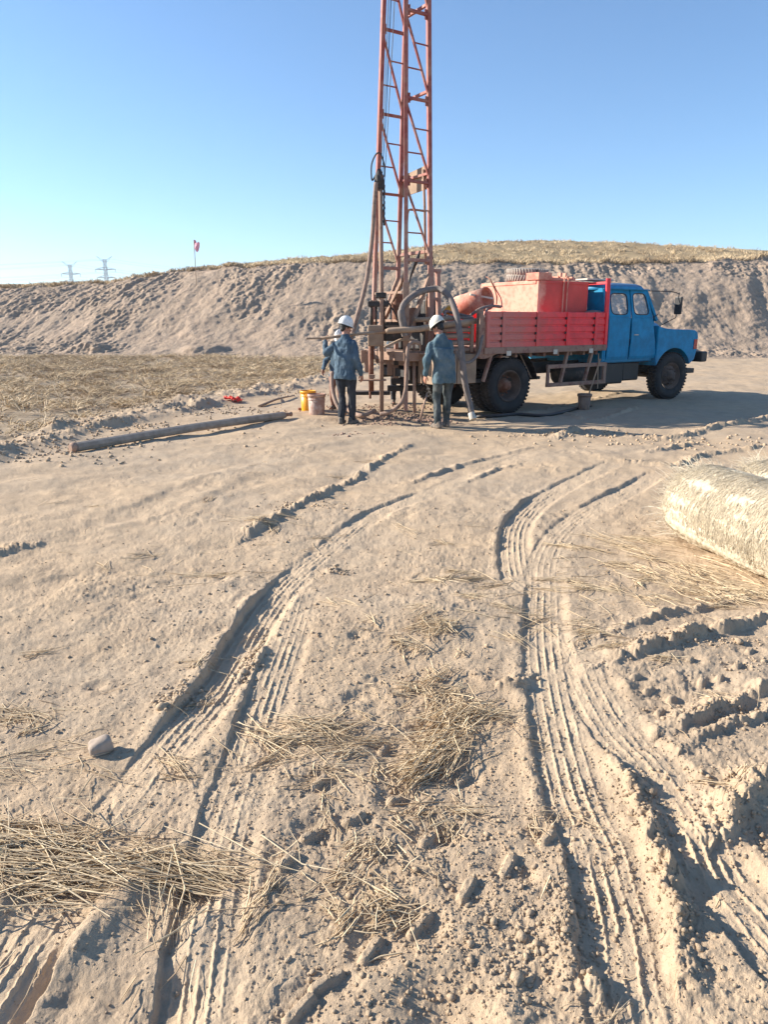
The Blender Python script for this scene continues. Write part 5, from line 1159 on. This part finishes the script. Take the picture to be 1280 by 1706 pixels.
person(664, 672, R(180), dict(lean=(0, .12), turn=R(-10), nod=R(25), elL=(-.25, .2, 1.1), wrL=(-.18, .4, 1.1), hdL=(0, 1, 0), elR=(.25, .2, 1.1), wrR=(.18, .4, 1.1), hdR=(0, 1, 0), knL=(-.10, .05, .50), anL=(-.11, .0, .085), knR=(.11, .05, .50), anR=(.12, .05, .085), hem=.74),
    'worker hidden behind the rig with only his white helmet showing between the hoses')
# ================================================================== rolled straw bales
def bale(p0, p1, r_, label):
    """roll of straw matting: fibrous cylinder wound with stalks, ragged ends"""
    p0, p1 = Vector(p0), Vector(p1); d = (p1 - p0); L = d.length; d = d / L; up = Vector((0, 0, 1)); sx = d.cross(up).normalized()
    na, nl = 260, 150; A, S = np.meshgrid(np.linspace(0, 2 * np.pi, na, endpoint=False), np.linspace(0, 1, nl)); A = A.ravel(); S = S.ravel()
    edge = np.sqrt(sst(-.02, .12, S)) * sst(1.02, .93, S)
    rr = r_ * (.82 + .18 * edge) + .012 * fbm(np.cos(A) * 2 + S * 2, np.sin(A) * 2 + S, 401, 3) + .006 * fbm(S * 60, A * 7, 405, 3) + .02 * pn(S * 3, np.cos(A), 407)
    zs = np.sin(A) * rr; zs = np.where(zs < -r_ * .8, -r_ * .8 + (zs + r_ * .8) * .2, zs)
    base = np.array(p0)[None] + S[:, None] * L * np.array(d)[None]
    V = base + np.cos(A)[:, None] * rr[:, None] * np.array(sx)[None]; V[:, 2] += zs
    i = np.arange(nl - 1)[:, None] * na; j = np.arange(na)[None]; j2 = (j + 1) % na
    Fq = np.stack([i + j, i + j2, i + na + j2, i + na + j], -1).reshape(-1, 4)
    t = npmesh('straw_bale', V, Fq, M['bale'], True, tint=np.full(len(V), .6), label=label, cat='straw bale', group='rolled straw bales')
    for e, q in ((0, 'end_face'), (1, 'end_face')):
        f = MB(); c = p0 if e == 0 else p1; mt = Matrix.Translation(c + d * (.02 if e == 0 else -.02)) @ (d if e else -d).to_track_quat('Z', 'Y').to_matrix().to_4x4()
        f.lathe([(r_ * .9 * q2, .012 * (k % 2)) for k, q2 in enumerate(np.linspace(1, .02, 24))], 40, mt); f.build('end_face', M['bale'], t, smooth=True)
    n = 9000; a = rng.uniform(-.5, math.pi + .5, n); s = rng.uniform(.0, 1, n); ln = rng.uniform(.05, .14, n); tilt = rng.normal(.1, .3, n)
    def at(a, s, h):
        R_ = r_ * (.82 + .18 * np.sqrt(sst(-.02, .12, s)) * sst(1.02, .93, s)) + h
        return np.array(p0)[None] + (s * L)[:, None] * np.array(d)[None] + (np.cos(a) * R_)[:, None] * np.array(sx)[None] + (np.sin(a) * R_)[:, None] * np.array([[0, 0, 1.]])
    h0 = rng.uniform(.002, .009, n); da = ln * np.cos(tilt) / r_ / 2; ds = ln * np.sin(tilt) / L / 2
    blades('wrap_straw', at(a - da, s - ds, h0), at(a + da, s + ds, h0 + rng.exponential(.002, n)), rng.uniform(.0012, .003, n), M['balestraw'], np.clip(rng.beta(3, 1.6, n), 0, 1), at(a, s, h0 + .006), parent=t, kind='stuff')
    n = 700; a = rng.uniform(-.9, math.pi + .9, n); h0 = rng.uniform(-.09, .02, n); b0 = at(a, rng.uniform(0, .09, n), h0); out = np.array(-d)[None] * rng.uniform(.03, .17, n)[:, None] + rng.normal(0, .035, (n, 3)) + (np.cos(a)[:, None] * np.array(sx)[None] + np.sin(a)[:, None] * np.array([[0, 0, 1.]])) * rng.uniform(-.02, .06, n)[:, None]
    b1_ = b0 + out; b1_[:, 2] = np.maximum(b1_[:, 2], .012); blades('loose_end_straw', b0, b1_, rng.uniform(.002, .0045, n), M['balestraw'], np.clip(rng.beta(2, 1.5, n), 0, 1), (b0 + b1_) / 2 + np.array([[0, 0, .01]]), parent=t, kind='stuff')
    n = 900; a = rng.uniform(-.9, math.pi + .9, n); b0 = at(a, rng.uniform(.94, 1., n), rng.uniform(-.1, .01, n)); b1_ = b0 + np.array(d)[None] * rng.uniform(.02, .12, n)[:, None] + rng.normal(0, .03, (n, 3)); b1_[:, 2] = np.maximum(b1_[:, 2], .012)
    blades('loose_end_straw', b0, b1_, rng.uniform(.002, .0045, n), M['balestraw'], np.clip(rng.beta(2, 2, n), 0, 1), (b0 + b1_) / 2, parent=t, kind='stuff')
def mat_bale():
    m, t, b = newmat('straw_matting'); tc = N(t, 'ShaderNodeTexCoord').outputs['Object']
    n1 = noise(t, tc, 14, 4, .6); n2 = noise(t, tc, 90, 5, .7); n3 = noise(t, tc, 4, 3)
    c = mix(t, ramp(t, n2, .3, .7), (.42, .34, .235), (.72, .62, .46)); c = mix(t, ramp(t, n1, .35, .7, 0, .5), c, (.62, .54, .38)); c = mix(t, ramp(t, n3, .55, .75, 0, .4), c, (.6, .54, .42))
    t.links.new(c, b.inputs['Base Color']); b.inputs['Roughness'].default_value = .85; bump(t, n2, .8, .008, b); return m
M['bale'] = mat_bale(); M['balestraw'] = mat_straw('bale_straw', (.48, .40, .285), (.78, .68, .51))
bale((2.36, 5.28, .27), (2.69, 3.90, .27), .30, 'nearer rolled straw bale with its frayed end towards the rig')
bale((3.02, 5.72, .25), (3.55, 4.45, .25), .27, 'farther rolled straw bale, mostly hidden behind the nearer one')

# ------------------------------------------------------------------ morning haze over the plain
f = MB(); f.box(-2900, 2900, -2900, 2900, -60, 95); hz = f.build('haze', None, kind='stuff', label='thin pale morning haze over the plain', cat='haze')
m_ = bpy.data.materials.new('haze'); m_.use_nodes = True; t_ = m_.node_tree; t_.nodes.remove(t_.nodes['Principled BSDF'])
pv = t_.nodes.new('ShaderNodeVolumePrincipled'); pv.inputs['Color'].default_value = (.9, .94, 1, 1); pv.inputs['Density'].default_value = .0004; pv.inputs['Anisotropy'].default_value = .2
t_.links.new(pv.outputs[0], t_.nodes['Material Output'].inputs['Volume']); hz.data.materials.clear(); hz.data.materials.append(m_)
